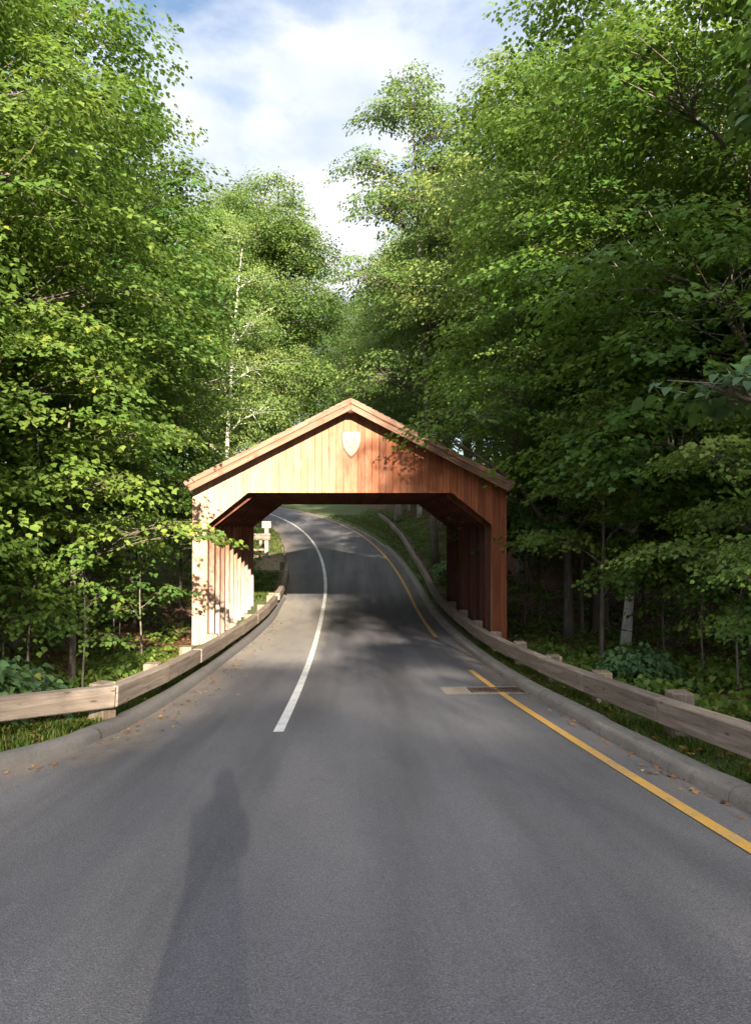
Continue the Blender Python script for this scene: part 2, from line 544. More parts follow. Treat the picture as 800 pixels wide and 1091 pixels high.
def mat_boards(name, cols, weather_sun, zfade, axis='X', width=0.2, amt=0.8, side=0.0):
    """stained boards: per-board colour, streaks down the grain, weathering low down, painted sun towards one side (height in metres in object space)"""
    m, nt, p, out = new_mat(name)
    t = nd(nt, 'ShaderNodeTexCoord')
    o = t.outputs['Object']
    s = nd(nt, 'ShaderNodeSeparateXYZ')
    L(nt, o, s.inputs[0])
    idx = mth(nt, 'FLOOR', mth(nt, 'DIVIDE', s.outputs[axis], width))
    wnz = nd(nt, 'ShaderNodeTexWhiteNoise', noise_dimensions='1D')
    L(nt, idx, wnz.inputs['W'])
    shift = nd(nt, 'ShaderNodeCombineXYZ')
    L(nt, mth(nt, 'MULTIPLY', wnz.outputs['Value'], 19.0), shift.inputs['Z'])
    sc = (14, 14, 0.8)
    f = noise(nt, mapped(nt, o, sc, shift.outputs[0]), 1.0, 8, 0.7, 0.3)
    r_ = ramp(nt, [(0.25, cols[0]), (0.5, cols[1]), (0.78, cols[2])])
    L(nt, f, r_.inputs['Fac'])
    col = mixc(nt, 1.0, r_.outputs[0], mixc(nt, wnz.outputs['Value'], (0.72, 0.68, 0.66), (1.22, 1.22, 1.22)), 'MULTIPLY')
    g = noise(nt, mapped(nt, o, (3.0, 3.0, 0.9)), 1.0, 6, 0.7, 0.4)
    h = mth(nt, 'DIVIDE', mth(nt, 'SUBTRACT', zfade[1], s.outputs['Z']), zfade[1] - zfade[0], True)
    if side:
        h = mth(nt, 'ADD', h, mth(nt, 'SUBTRACT', 0.30, mth(nt, 'MULTIPLY', s.outputs[axis], side)))  # paler towards the left: sunlight on the gable painted into the boards
    k = mth(nt, 'MULTIPLY', mth(nt, 'ADD', h, mth(nt, 'MULTIPLY', mth(nt, 'SUBTRACT', g, 0.5), 1.3), True), amt)
    col = mixc(nt, k, col, mixc(nt, f, tuple(c * 0.55 for c in weather_sun), weather_sun))
    fx_ = mth(nt, 'FRACT', mth(nt, 'DIVIDE', s.outputs[axis], width))
    ed = mth(nt, 'MINIMUM', fx_, mth(nt, 'SUBTRACT', 1.0, fx_))
    er_ = ramp(nt, [(0.0, 0.45), (0.06, 1.0)])
    L(nt, ed, er_.inputs['Fac'])
    col = mixc(nt, 0.8, col, er_.outputs[0], 'MULTIPLY')
    st_ = ramp(nt, [(0.56, 0.0), (0.72, 0.65)])
    L(nt, noise(nt, mapped(nt, o, (2.6, 2.6, 0.55)), 1.0, 7, 0.72, 0.8), st_.inputs['Fac'])
    col = mixc(nt, st_.outputs[0], col, tuple(c * 0.35 for c in cols[1]))
    L(nt, col, p.inputs['Base Color'])
    p.inputs['Roughness'].default_value = 0.75
    p.inputs['Specular IOR Level'].default_value = 0.25
    bump(nt, p, f, 0.008)
    return m


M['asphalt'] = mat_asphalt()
M['ground'] = mat_ground()
M['white_paint'] = mat_paint('white_road_paint', (0.62, 0.62, 0.60))
M['yellow_paint'] = mat_paint('yellow_road_paint', (0.52, 0.29, 0.05))
M['kerb'] = mat_concrete_kerb('kerb_concrete', (0.095, 0.085, 0.075), (0.225, 0.20, 0.175))
M['kerb_dark'] = mat_concrete_kerb('kerb_asphalt', (0.060, 0.056, 0.056), (0.125, 0.115, 0.108))
M['patch'] = mat_plain('concrete_patch', (0.14, 0.115, 0.09), (0.24, 0.20, 0.16), 14)
M['iron'] = mat_plain('rusty_iron', (0.03, 0.018, 0.014), (0.075, 0.04, 0.028), 30, 0.7)
M['pit_shade'] = mat_plain('painted_pit_shade', (0.006, 0.006, 0.006), (0.012, 0.011, 0.010), 10)
M['rail'] = mat_timber('weathered_rail_timber', (0.095, 0.072, 0.057), (0.185, 0.148, 0.118), (0.28, 0.235, 0.195), 0, 0.3, (0.11, 0.085, 0.07))
M['rail_post'] = mat_timber('weathered_post_timber', (0.09, 0.065, 0.045), (0.19, 0.15, 0.11), (0.30, 0.25, 0.19), 2, 0.4)
M['pale_post'] = mat_timber('pale_post_timber', (0.20, 0.16, 0.12), (0.32, 0.27, 0.21), (0.42, 0.36, 0.29), 2, 0.2)
RED = [(0.13, 0.036, 0.015), (0.245, 0.075, 0.030), (0.35, 0.135, 0.06)]
M['gable'] = mat_boards('red_stained_boards', RED, (0.50, 0.36, 0.25), (-2.4, 1.2), 'X', 0.19, 0.78, 0.17)
M['siding'] = mat_boards('red_stained_siding', [(0.10, 0.035, 0.016), (0.18, 0.062, 0.026), (0.26, 0.10, 0.04)], (0.40, 0.30, 0.21), (-1.9, 0.6), 'Y', 0.2)
M['stud'] = mat_boards('red_stained_studs', [(0.11, 0.035, 0.018), (0.19, 0.065, 0.03), (0.27, 0.11, 0.05)], (0.56, 0.46, 0.38), (-0.6, 3.0), 'Y', 0.3, 0.95)  # sun on the left studs painted in with the weathered tone
M['stud_shaded'] = mat_boards('shaded_red_studs', [(0.045, 0.015, 0.010), (0.085, 0.028, 0.016), (0.13, 0.05, 0.028)], (0.20, 0.13, 0.09), (-2.2, -1.0), 'Y', 0.3)  # darker copy of the studs, paints in the shade of the right wall
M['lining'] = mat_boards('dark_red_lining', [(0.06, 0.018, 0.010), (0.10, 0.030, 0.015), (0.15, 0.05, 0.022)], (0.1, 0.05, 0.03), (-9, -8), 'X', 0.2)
M['barge'] = mat_timber('barge_board_timber', (0.10, 0.048, 0.032), (0.20, 0.11, 0.075), (0.30, 0.19, 0.14), 0, 0.1, (0.07, 0.035, 0.022))
M['shingle'] = mat_plain('cedar_shingle', (0.07, 0.05, 0.035), (0.20, 0.15, 0.11), 9)
M['sign_face'] = mat_plain('faded_sign_face', (0.31, 0.205, 0.155), (0.37, 0.25, 0.19), 9)
M['sign_rim'] = mat_plain('faded_sign_rim', (0.15, 0.075, 0.05), (0.21, 0.11, 0.07), 20)
M['sign_mark'] = mat_plain('faded_sign_mark', (0.17, 0.115, 0.08), (0.22, 0.155, 0.11), 20)

# ------------------------------------------------------------------ road path
RAD, S0 = 103.0, 30.0
_ks = np.array([-60, -30, -15, -6, 0, 5, 9.5, 13, 18, 23, 27, 30, 34, 39, 45, 55, 65, 80, 100, 130], float)
_kz = np.array([3.6, 2.9, 1.65, 0.70, 0, -0.56, -0.99, -1.29, -1.58, -1.68, -1.62, -1.46, -1.03, -0.36, 0.45, 1.62, 2.6, 3.8, 5.2, 7.0])
_m = np.gradient(_kz, _ks)


def road_z(s):
    s = np.clip(np.asarray(s, float), -60, 130)
    i = np.clip(np.searchsorted(_ks, s) - 1, 0, len(_ks) - 2)
    h = _ks[i + 1] - _ks[i]
    t = (s - _ks[i]) / h
    return ((2 * t ** 3 - 3 * t ** 2 + 1) * _kz[i] + (t ** 3 - 2 * t ** 2 + t) * h * _m[i]
            + (-2 * t ** 3 + 3 * t ** 2) * _kz[i + 1] + (t ** 3 - t ** 2) * h * _m[i + 1])


def path(s, off):
    s = np.asarray(s, float); off = np.asarray(off, float)
    a = np.maximum(s - S0, 0) / RAD
    cx = -RAD * (1 - np.cos(a)); cy = np.where(s < S0, s, S0 + RAD * np.sin(a))
    return cx + off * np.cos(a), cy + off * np.sin(a)


def edge_l(s):
    return np.interp(s, [-60, -8, -4, 1, 3, 5, 6, 7.4, 8.5, 9.6, 11, 18, 26, 34, 40, 130], [-3.3, -3.4, -6.5, -7.5, -6.9, -5.4, -4.5, -3.5, -3.08, -2.88, -2.84, -2.85, -2.62, -2.65, -2.9, -2.9])


def edge_r(s):
    return np.interp(s, [-60, 4, 10, 20, 30, 40, 130], [3.12, 3.1, 3.06, 3.0, 2.9, 2.95, 2.95])


def smooth(a, b, x):
    t = np.clip((np.asarray(x, float) - a) / (b - a), 0, 1)
    return t * t * (3 - 2 * t)


def wob(x, y):
    return (np.sin(x * 0.71 + y * 0.33) + np.sin(x * 0.27 - y * 0.59 + 1.3) + 0.6 * np.sin(x * 1.9 + 0.4) * np.sin(y * 1.7)) / 2.6


def rise(s, d, left):
    """height of the ground above the road at d metres behind the kerb"""
    s = np.asarray(s, float); d = np.asarray(d, float)
    base = 0.10
    if left:
        sl = 0.05 + 0.13 * smooth(8, 26, s)
        z = base + np.maximum(d - 2.5, 0) * sl - 0.35 * smooth(1.0, 3.0, d) * (1 - smooth(24, 32, s))
        z = np.where(d > 18, z - (d - 18) * sl * 0.6, z)
    else:
        b = smooth(24, 34, s)
        sl = 0.06 * (1 - b) + 0.40 * b
        z = base + np.minimum(np.maximum(d - 1.6 - 1.2 * smooth(34, 60, s), 0), 6) * sl - 0.25 * smooth(1.0, 3.0, d) * (1 - b)
        z = z + np.maximum(d - 9, 0) * 0.12
    return z + 0.22 * smooth(1.5, 5, d) * wob(s * 1.3, d * 1.3)


def ground_z(s, off):
    el, er = edge_l(s), edge_r(s)
    z = road_z(s)
    off = np.asarray(off, float)
    return z + np.where(off < el, rise(s, el - off, True), np.where(off > er, rise(s, off - er, False), 0.0))


def at(s, off):
    """world x, y, ground z"""
    x, y = path(s, off)
    return float(x), float(y), float(ground_z(s, off))


# ground sheet ---------------------------------------------------------------
D_OUT = [0.24, 0.5, 0.9, 1.3, 1.8, 2.4, 3.1, 4.0, 5, 6.2, 7.6, 9.2, 11.2, 13.6, 16.5, 20, 25, 32, 42, 58]
ss = np.concatenate([np.arange(-60, 0, 1.5), np.arange(0, 50, 0.6), np.arange(50, 131, 1.5)])
rows, gra, san = [], [], []
for s in ss:
    el, er = float(edge_l(s)), float(edge_r(s)); z0 = float(road_z(s))
    row, g_, a_ = [], [], []
    for d in reversed(D_OUT):
        x, y = path(s, el - d)
        row.append((float(x), float(y), z0 + float(rise(s, d, True))))
        g_.append(1.0 - float(smooth(0.9, 2.2, d)) * (1.0 if s < 30 else 0.45) if s < 60 else 0.6)
        a_.append(float(smooth(36.2, 37.5, s) * (1 - smooth(40.5, 42.5, s)) * (1 - smooth(2.2, 4.2, d))) + 0.3 * float(1 - smooth(0.0, 0.5, d)))
    for off in (el - 0.1, er + 0.1):
        x, y = path(s, off)
        row.append((float(x), float(y), z0 - 0.14)); g_.append(0); a_.append(1.0)
    for d in D_OUT:
        x, y = path(s, er + d)
        row.append((float(x), float(y), z0 + float(rise(s, d, False))))
        w = 1.6 if s < 30 else 1.6 + 2.4 * float(smooth(34, 55, s))
        g_.append(1.0 - float(smooth(w - 0.4, w + 0.9, d)))
        a_.append(0.25 * float(1 - smooth(0.0, 0.5, d)))
    rows.append(row); gra += g_; san += a_
nc = len(rows[0])
mb = MB()
mb.v = [p for r_ in rows for p in r_]
for i in range(len(rows) - 1):
    for j in range(nc - 1):
        a = i * nc + j
        mb.f.append((a, a + 1, a + nc + 1, a + nc)); mb.m.append(0)
gm = mb.mesh('ground')
for nm, vals in (('grassy', gra), ('sandy', san)):
    a = gm.attributes.new(nm, 'FLOAT', 'POINT')
    a.data.foreach_set('value', np.array(vals, np.float32))
tag(link_mesh('ground', gm, M['ground'], smooth=True), kind='structure')
# distant land out to the horizon, below the sheet's rim
mb = MB()
mb.add([(-700, -700, -6), (700, -700, -6), (700, 700, -6), (-700, 700, -6)], [(0, 1, 2, 3)])
tag(mb.build('distant_terrain', M['ground']), kind='structure')


def sweep(name, prof, s_list, offf, mat, lift=0.0, zf=road_z, closed=False, uvscale=True, kind='structure', parent=None, smoothf=False):
    """prof: (lateral, height) points; swept along the road at offset offf(s)"""
    mb = MB(); n = len(prof); uv = []
    for s in s_list:
        o = float(offf(s)); z = float(zf(s)) + lift
        for (dx, dz) in prof:
            x, y = path(s, o + dx)
            mb.v.append((float(x), float(y), z + dz)); uv.append((dx, s))
    for i in range(len(s_list) - 1):
        for j in range(n if closed else n - 1):
            a, b = i * n + j, i * n + (j + 1) % n
            mb.f.append((a, b, b + n, a + n)); mb.m.append(0)
    me = mb.mesh(name)
    ul = me.uv_layers.new(name='UVMap')
    for lp in me.loops:
        ul.data[lp.index].uv = uv[lp.vertex_index]
    o = link_mesh(name, me, mat, parent, smoothf)
    if kind:
        tag(o, kind=kind)
    return o


# road -----------------------------------------------------------------------
mb = MB(); uv = []
rs = np.concatenate([np.arange(-60, 0, 1.0), np.arange(0, 60, 0.4), np.arange(60, 131, 1.0)])
FR = np.array([0, 0.04, 0.1, 0.2, 0.35, 0.5, 0.65, 0.8, 0.9, 0.96, 1])
for s in rs:
    el, er = float(edge_l(s)) - 0.02, float(edge_r(s)) + 0.02
    for fr in FR:
        off = el + (er - el) * fr
        x, y = path(s, off)
        mb.v.append((float(x), float(y), float(road_z(s))))
        uv.append((min(off - el, (er - off) + 0.35), s))
k = len(FR)
for i in range(len(rs) - 1):
    for j in range(k - 1):
        a = i * k + j
        mb.f.append((a, a + 1, a + k + 1, a + k)); mb.m.append(0)
me = mb.mesh('road')
ul = me.uv_layers.new(name='UVMap')
for lp in me.loops:
    ul.data[lp.index].uv = uv[lp.vertex_index]
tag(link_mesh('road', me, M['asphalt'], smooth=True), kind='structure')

fine = list(np.arange(3, 62, 0.4))
kp_r = [(0.0, -0.05), (0.015, 0.07), (0.05, 0.115), (0.11, 0.135), (0.20, 0.135), (0.25, 0.12), (0.28, 0.05)]
kp_l = [(-a, b) for a, b in kp_r]
kj = rng.normal(0, 0.012, 80)
sweep('kerb', kp_r, list(np.arange(-20.13, 44, 0.305)), lambda s: edge_r(s) + kj[int((s + 21) // 3.05)], M['kerb'], smoothf=True)
sweep('kerb', kp_l, list(np.arange(3.05, 31, 0.305)), lambda s: edge_l(s) + 1.3 * kj[40 + int(s // 3.05)], M['kerb_dark'], smoothf=True)
sweep('white_lane_marking', [(-0.065, 0.0), (0.065, 0.0)], list(np.arange(9.5, 90, 0.5)), lambda s: np.interp(s, [9, 20, 30, 90], [-0.9, -0.97, -1.05, -1.05]), M['white_paint'], 0.004)
sweep('yellow_lane_marking', [(-0.058, 0.0), (0.058, 0.0)], list(np.arange(-20, 16.5, 0.5)), lambda s: np.interp(s, [-20, 5, 17], [2.70, 2.66, 2.55]), M['yellow_paint'], 0.008)
sweep('yellow_lane_marking', [(-0.058, 0.0), (0.058, 0.0)], list(np.arange(22.0, 90, 0.5)), lambda s: np.interp(s, [22, 90], [2.5, 2.5]), M['yellow_paint'], 0.004)
sweep('concrete_patch_surface', [(-0.0, 0.0), (1.42, 0.0)], [12.75, 13.2, 13.65], lambda s: 1.62, M['patch'], 0.004)

# drain grate ------------------------------------------------------------------
gz = float(road_z(13.2))
sl = float((road_z(13.5) - road_z(12.9)) / 0.6)
dg = empty('drain_grate', (2.55, 13.2, gz + 0.006), label='rusty iron drain grate set in the road crossed by yellow line', cat='drain grate')
dg.rotation_euler = (math.atan(sl), 0, 0)
mb = MB()
mb.box(-0.46, 0.46, -0.27, -0.22, 0, 0.014); mb.box(-0.46, 0.46, 0.22, 0.27, 0, 0.014)
mb.box(-0.46, -0.41, -0.22, 0.22, 0, 0.014); mb.box(0.41, 0.46, -0.22, 0.22, 0, 0.014)
mb.build('frame', M['iron'], dg)
mb = MB()
for i in range(13):
    x = -0.385 + i * 0.064
    mb.box(x - 0.016, x + 0.016, -0.22, 0.22, 0.001, 0.011)
mb.box(-0.41, 0.41, -0.02, 0.02, 0.0, 0.0095)
mb.build('grate_bars', M['iron'], dg)
mb = MB(); mb.box(-0.41, 0.41, -0.22, 0.22, -0.001, -0.0005)  # thin near-black sheet paints in the darkness below the bars
mb.build('pit_shade_sheet', M['pit_shade'], dg)


# guard rails --------------------------------------------------------------------
def bevel_box(name, sx, sy, sz, mat, parent, mw, bev=0.015):
    mb = MB(); mb.box(-sx / 2, sx / 2, -sy / 2, sy / 2, -sz / 2, sz / 2)
    o = mb.build(name, mat, parent, bevel=bev)
    o.matrix_local = mw
    return o


def guard_rail(pts, side, label, post_first=True, H=0.435, bh=0.27, dep=0.19, zf=None):
    """pts: joints as (s, off, extra); side = -1 posts behind to the left, +1 to the right"""
    x0, y0 = path(pts[0][0], pts[0][1])
    root = empty('guard_rail', (float(x0), float(y0), float(ground_z(pts[0][0], pts[0][1]))), label=label, cat='guard rail')
    inv = Matrix.Translation(root.location).inverted()
    W = []
    for (s, off) in pts:
        x, y = path(s, off)
        W.append(Vector((float(x), float(y), float(road_z(s)) + H)))
    for i in range(len(W) - 1):
        p, q = W[i], W[i + 1]
        d = q - p
        ex = d.normalized(); ey = Vector((0, 0, 1)).cross(ex).normalized(); ez = ex.cross(ey)
        jig = random.uniform(-0.008, 0.008)
        bend = (W[i + 2] - q).normalized().angle(ex) if i + 2 < len(W) else 0
        grow = math.tan(bend / 2) * dep * 0.98
        q = q + ex * grow / 2; d = q - p
        mid = (p + q) / 2 + ez * jig + ey * random.uniform(-0.008, 0.008)
        mw = Matrix((ex, ey, ez)).transposed().to_4x4(); mw.translation = mid
        roll = Matrix.Rotation(random.uniform(-0.02, 0.02), 4, 'X')
        bevel_box('beam', d.length - 0.012, dep, bh * random.uniform(0.98, 1.03), M['rail'], root, inv @ mw @ roll, 0.014)
    for i in range(len(W)):
        p = W[i]
        d = (W[min(i + 1, len(W) - 1)] - W[max(i - 1, 0)]).normalized()
        nrm = Vector((d.y, -d.x, 0)).normalized() * side
        c = p + nrm * (dep / 2 + 0.128) + d * 0.12
        top = p.z + bh / 2 + random.uniform(0.0, 0.045)
        bot = p.z - H - 0.35
        mw = Matrix.Rotation(math.atan2(d.y, d.x) + random.uniform(-0.05, 0.05), 4, 'Z'); mw.translation = Vector((c.x, c.y, (top + bot) / 2))
        bevel_box('post', 0.25, 0.24, top - bot, M['rail_post'], root, inv @ mw, 0.014)
    return root


rr = [(-0.2, 3.55), (2.5, 3.55), (5.3, 3.5)] + [(8.2 + 2.55 * i, float(np.interp(8.2 + 2.55 * i, [8, 14, 20, 30, 40, 50, 60], [3.46, 3.42, 3.36, 3.3, 3.7, 4.9, 6.8]))) for i in range(21)]
guard_rail(rr, 1, 'long weathered timber guard rail along right kerb, running through the covered bridge')
lr = [(4.9, -7.4), (7.35, -5.25), (9.7, -3.06), (12.4, -3.04), (15.1, -3.06), (17.8, -3.04), (20.4, -2.98), (23.0, -2.9), (25.6, -2.82), (28.0, -2.78)]
guard_rail(lr, -1, 'weathered timber guard rail on left kerb, bending outward in front of the bridge')
lr2 = [(28.7, -2.78), (31.4, -2.78), (34.0, -2.82), (36.2, -2.85)]
guard_rail(lr2, -1, 'short dark timber guard rail left of road just beyond the covered bridge')

# covered bridge --------------------------------------------------------------------
Y0, Y1 = 20.0, 29.2
HW, OW = 4.18, 3.78                 # half width outside, half width of the opening
ZB = -1.95
CH_Z, CH_X, HD = 1.62, 2.72, 2.475   # chamfer start height, chamfer end x, header height
APEX, EAVE = 4.86, 2.72
br = empty('covered_bridge', (0, Y0, float(road_z(Y0))), label='red wooden covered bridge with a shield emblem on its sunlit gable spanning the road', cat='covered bridge')
brz = br.location.z
BI = Matrix.Translation(br.location).inverted()


def bb(mb, name, mats, parent=br, **kw):
    mb.v = [tuple(Vector(p) - br.location) for p in mb.v] if parent is br else mb.v
    return mb.build(name, mats, parent, **kw)


def roof_line(x):
    return APEX - (APEX - EAVE) * abs(x) / HW


def hole(x):
    x = abs(x)
    if x >= OW:
        return ZB
    if x <= CH_X:
        return HD
    return HD - (HD - CH_Z) * (x - CH_X) / (OW - CH_X)


def gable(y0, y1):
    mb = MB()
    xs = sorted(set([round(-HW + 0.19 * i, 3) for i in range(int(2 * HW / 0.19) + 1)] + [HW]))
    brk = [-OW, -CH_X, 0, CH_X, OW]
    for a, b in zip(xs[:-1], xs[1:]):
        if b - a < 0.02:
            continue
        a2, b2 = a + 0.003, b - 0.003
        js = random.uniform(-0.004, 0.004)
        cuts = [a2] + [c for c in brk if a2 < c < b2] + [b2]
        for c, d in zip(cuts[:-1], cuts[1:]):
            e = 1e-4
            mb.prism([(c, hole(c + e)), (d, hole(d - e)), (d, roof_line(d)), (c, roof_line(c))], y0 + js, y1 + js)
    return mb


bb(gable(Y0, Y0 + 0.045), 'gable_wall', M['gable'])
bb(gable(Y1 - 0.045, Y1), 'gable_wall', M['gable'])
# trim round the opening
for y in (Y0 + 0.05, Y1 - 0.22):
    mb = MB()
    mb.prism([(-CH_X, HD + 0.003), (CH_X, HD + 0.003), (CH_X, HD + 0.22), (-CH_X, HD + 0.22)], y, y + 0.17)
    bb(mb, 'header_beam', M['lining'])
# corner posts
for sx in (-1, 1):
    for y in (Y0 + 0.06, Y1 - 0.26):
        mb = MB()
        a, b = sorted((sx * (OW + 0.005), sx * (HW - 0.055)))
        mb.box(a, b, y, y + 0.2, ZB, EAVE - 0.1)
        bb(mb, 'corner_post', M['stud'], bevel=0.01)
# side walls: boards, studs, girts
for sx in (-1, 1):
    mb = MB()
    y = Y0 + 0.05
    while y < Y1 - 0.24:
        w = 0.19
        js = random.uniform(-0.004, 0.004)
        a, b = sorted((sx * (HW - 0.045) + js, sx * HW + js))
        mb.box(a, b, y + 0.004, min(y + w, Y1 - 0.05), ZB + random.uniform(-0.01, 0.03), EAVE - 0.02)
        y += w + 0.002
    bb(mb, 'side_wall', M['siding'] if sx < 0 else M['stud_shaded'])
    ys = [Y0 + 0.5 + i * 0.82 for i in range(11)]
    for y in ys:
        mb = MB()
        a, b = sorted((sx * (HW - 0.22), sx * (OW - 0.10)))
        mb.box(a, b, y - 0.04, y + 0.04, ZB, CH_Z + 0.12)
        bb(mb, 'stud', M['stud'] if sx < 0 else M['stud_shaded'], bevel=0.008)
        # knee brace following the chamfer
        mb = MB()
        mb.bar((sx * (OW + 0.0), y, CH_Z - 0.04), (sx * (CH_X - 0.06), y, HD - 0.03), 0.11, 0.13)
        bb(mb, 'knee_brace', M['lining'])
    for z in (-0.55, 0.75):
        mb = MB()
        a, b = sorted((sx * (HW - 0.05), sx * (HW - 0.21)))
        mb.box(a, b, Y0 + 0.27, Y1 - 0.27, z, z + 0.14)
        bb(mb, 'girt', M['stud'], bevel=0.006)
    # lengthwise lining planks on the chamfer
    mb = MB()
    for i in range(6):
        t0, t1 = i / 6 + 0.006, (i + 1) / 6 - 0.006
        P = lambda t: (sx * (OW + 0.06 + (CH_X - OW) * t), CH_Z + 0.04 + (HD - CH_Z) * t)
        (xa, za), (xb, zb) = P(t0), P(t1)
        poly = [(xa, za), (xb, zb), (xb + sx * 0.012, zb + 0.02), (xa + sx * 0.012, za + 0.02)]
        mb.prism(poly, Y0 + 0.06, Y1 - 0.06)
    bb(mb, 'chamfer_lining', M['lining'])
# ceiling
mb = MB()
n = 26
for i in range(n):
    a = -CH_X - 0.05 + (2 * CH_X + 0.1) * i / n
    b = -CH_X - 0.05 + (2 * CH_X + 0.1) * (i + 1) / n - 0.006
    mb.box(a, b, Y0 + 0.23, Y1 - 0.23, HD + 0.055 + random.uniform(0, 0.003), HD + 0.08)
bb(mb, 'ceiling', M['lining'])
for i in range(9):
    y = Y0 + 0.55 + i * 1.02
    mb = MB(); mb.box(-CH_X + 0.02, CH_X - 0.02, y - 0.06, y + 0.06, HD - 0.065, HD + 0.053)
    bb(mb, 'cross_beam', M['lining'])
# roof: two slopes of shingle courses, on a deck
OVF, OVE = 0.48, 0.05
for sx in (-1, 1):
    slope = (APEX - EAVE) / HW
    ang = math.atan(slope)
    ln = (HW + OVE) / math.cos(ang)
    def RP(t, h):
        """t metres down the slope from the ridge, h above the deck line"""
        return (sx * (t * math.cos(ang) + h * math.sin(ang)), APEX + 0.004 - t * math.sin(ang) + h * math.cos(ang))
    mb = MB()
    mb.prism([RP(0.0, 0.0), RP(ln, 0.0), RP(ln, 0.04), RP(0.0, 0.04)], Y0 - OVF + 0.05, Y1 + OVF - 0.05)
    nco = 26
    deck = bb(mb, 'roof', M['lining'])
    mb = MB()
    for i in range(nco):
        t0 = ln * i / nco; t1 = ln * (i + 1) / nco + 0.03
        y = Y0 - OVF - 0.02
        while y < Y1 + OVF:
            w = random.uniform(0.14, 0.26)
            jt = random.uniform(-0.01, 0.012)
            mb.prism([RP(t0, 0.045 + 0.0), RP(t1 + jt, 0.062), RP(t1 + jt, 0.078), RP(t0, 0.056)], y, min(y + w - 0.005, Y1 + OVF + 0.02))
            y += w
    mb.v = [tuple(Vector(p) - br.location) for p in mb.v]
    mb.build('shingles', M['shingle'], deck)
    # barge boards, in their own local frame so the grain runs along them
    for yy in (Y0 - OVF, Y1 + OVF):
        mb = MB(); mb.prism([(0.225 * slope, -0.225), (ln + 0.02, -0.225), (ln + 0.02, 0.036), (-0.036 * slope, 0.036)], -0.022, 0.022)
        o = mb.build('barge_board', M['barge'], br, bevel=0.006)
        ex = Vector((sx * math.cos(ang), 0, -math.sin(ang))); ez = Vector((sx * math.sin(ang), 0, math.cos(ang)))
        ey = ez.cross(ex)
        mw = Matrix((ex, ey, ez)).transposed().to_4x4()
        mw.translation = Vector((sx * 0.003, yy, APEX + 0.004))
        o.matrix_local = BI @ mw
    # barge trim strip laid on the upper edge
    mb = MB(); mb.prism([(0.07 * slope, -0.07), (ln + 0.05, -0.07), (ln + 0.05, 0.05), (-0.05 * slope, 0.05)], -0.018, 0.018)
    o = mb.build('barge_trim', M['barge'], br, bevel=0.004)
    mw = mw.copy(); mw.translation = Vector((sx * 0.003, Y0 - OVF - 0.043, APEX + 0.004))
    o.matrix_local = BI @ mw
    # fascia under the eave
    mb = MB()
    xe, ze = RP(ln - 0.02, -0.002)
    a, b = sorted((xe - sx * 0.03, xe))
    mb.box(a, b, Y0 - OVF + 0.06, Y1 + OVF - 0.06, ze - 0.17, ze - 0.01)
    bb(mb, 'eave_fascia', M['barge'])
# lookout blocks under the overhang
mb = MB()
mb.box(-0.07, 0.07, Y0 - OVF + 0.03, Y0, APEX - 0.30, APEX - 0.06)
bb(mb, 'ridge_block', M['lining'])

# emblem: a faded arrowhead shield
em = empty('emblem_shield', (0.02, Y0 - 0.005, 3.79))
em.parent = br
em.matrix_parent_inverse = BI
half = [(0.0, 0.33), (0.10, 0.345), (0.20, 0.335), (0.255, 0.30), (0.26, 0.20), (0.25, 0.05), (0.215, -0.10), (0.15, -0.23), (0.07, -0.33), (0.0, -0.375)]
out_ = half + [(-x, z) for x, z in reversed(half[1:-1])]
def scaled(k): return [(x * k, z * k - 0.0 * k) for x, z in out_]
mb = MB(); mb.prism(list(reversed(scaled(1.0))), -0.034, 0.0); mb.build('rim', M['sign_rim'], em, bevel=0.004)
mb = MB(); mb.prism(list(reversed(scaled(0.9))), -0.040, -0.030); mb.build('face', M['sign_face'], em)
mb = MB()
tr = [(0.085, -0.10), (0.10, -0.10), (0.10, -0.02), (0.16, -0.02), (0.125, 0.06), (0.15, 0.06), (0.115, 0.14), (0.13, 0.14), (0.092, 0.24), (0.055, 0.14), (0.07, 0.14), (0.035, 0.06), (0.06, 0.06), (0.025, -0.02), (0.085, -0.02)]
mb.prism(list(reversed(tr)), -0.0435, -0.038)
mt = [(-0.20, -0.02), (-0.02, -0.02), (-0.05, 0.06), (-0.08, 0.10), (-0.11, 0.16), (-0.15, 0.07)]
mb.prism(mt, -0.0435, -0.038)
bf = [(-0.10, -0.16), (-0.085, -0.16), (-0.08, -0.125), (-0.02, -0.125), (-0.015, -0.16), (0.0, -0.16), (0.01, -0.11), (0.05, -0.115), (0.055, -0.085), (0.02, -0.06), (-0.03, -0.065), (-0.09, -0.085), (-0.11, -0.11)]
mb.prism(bf, -0.0435, -0.038)
mb.build('mark', M['sign_mark'], em)
mb = MB(); mb.prism(list(reversed([(-0.225, 0.26), (0.225, 0.26), (0.222, 0.275), (-0.222, 0.275)])), -0.0435, -0.038)
mb.build('top_band', M['sign_mark'], em)

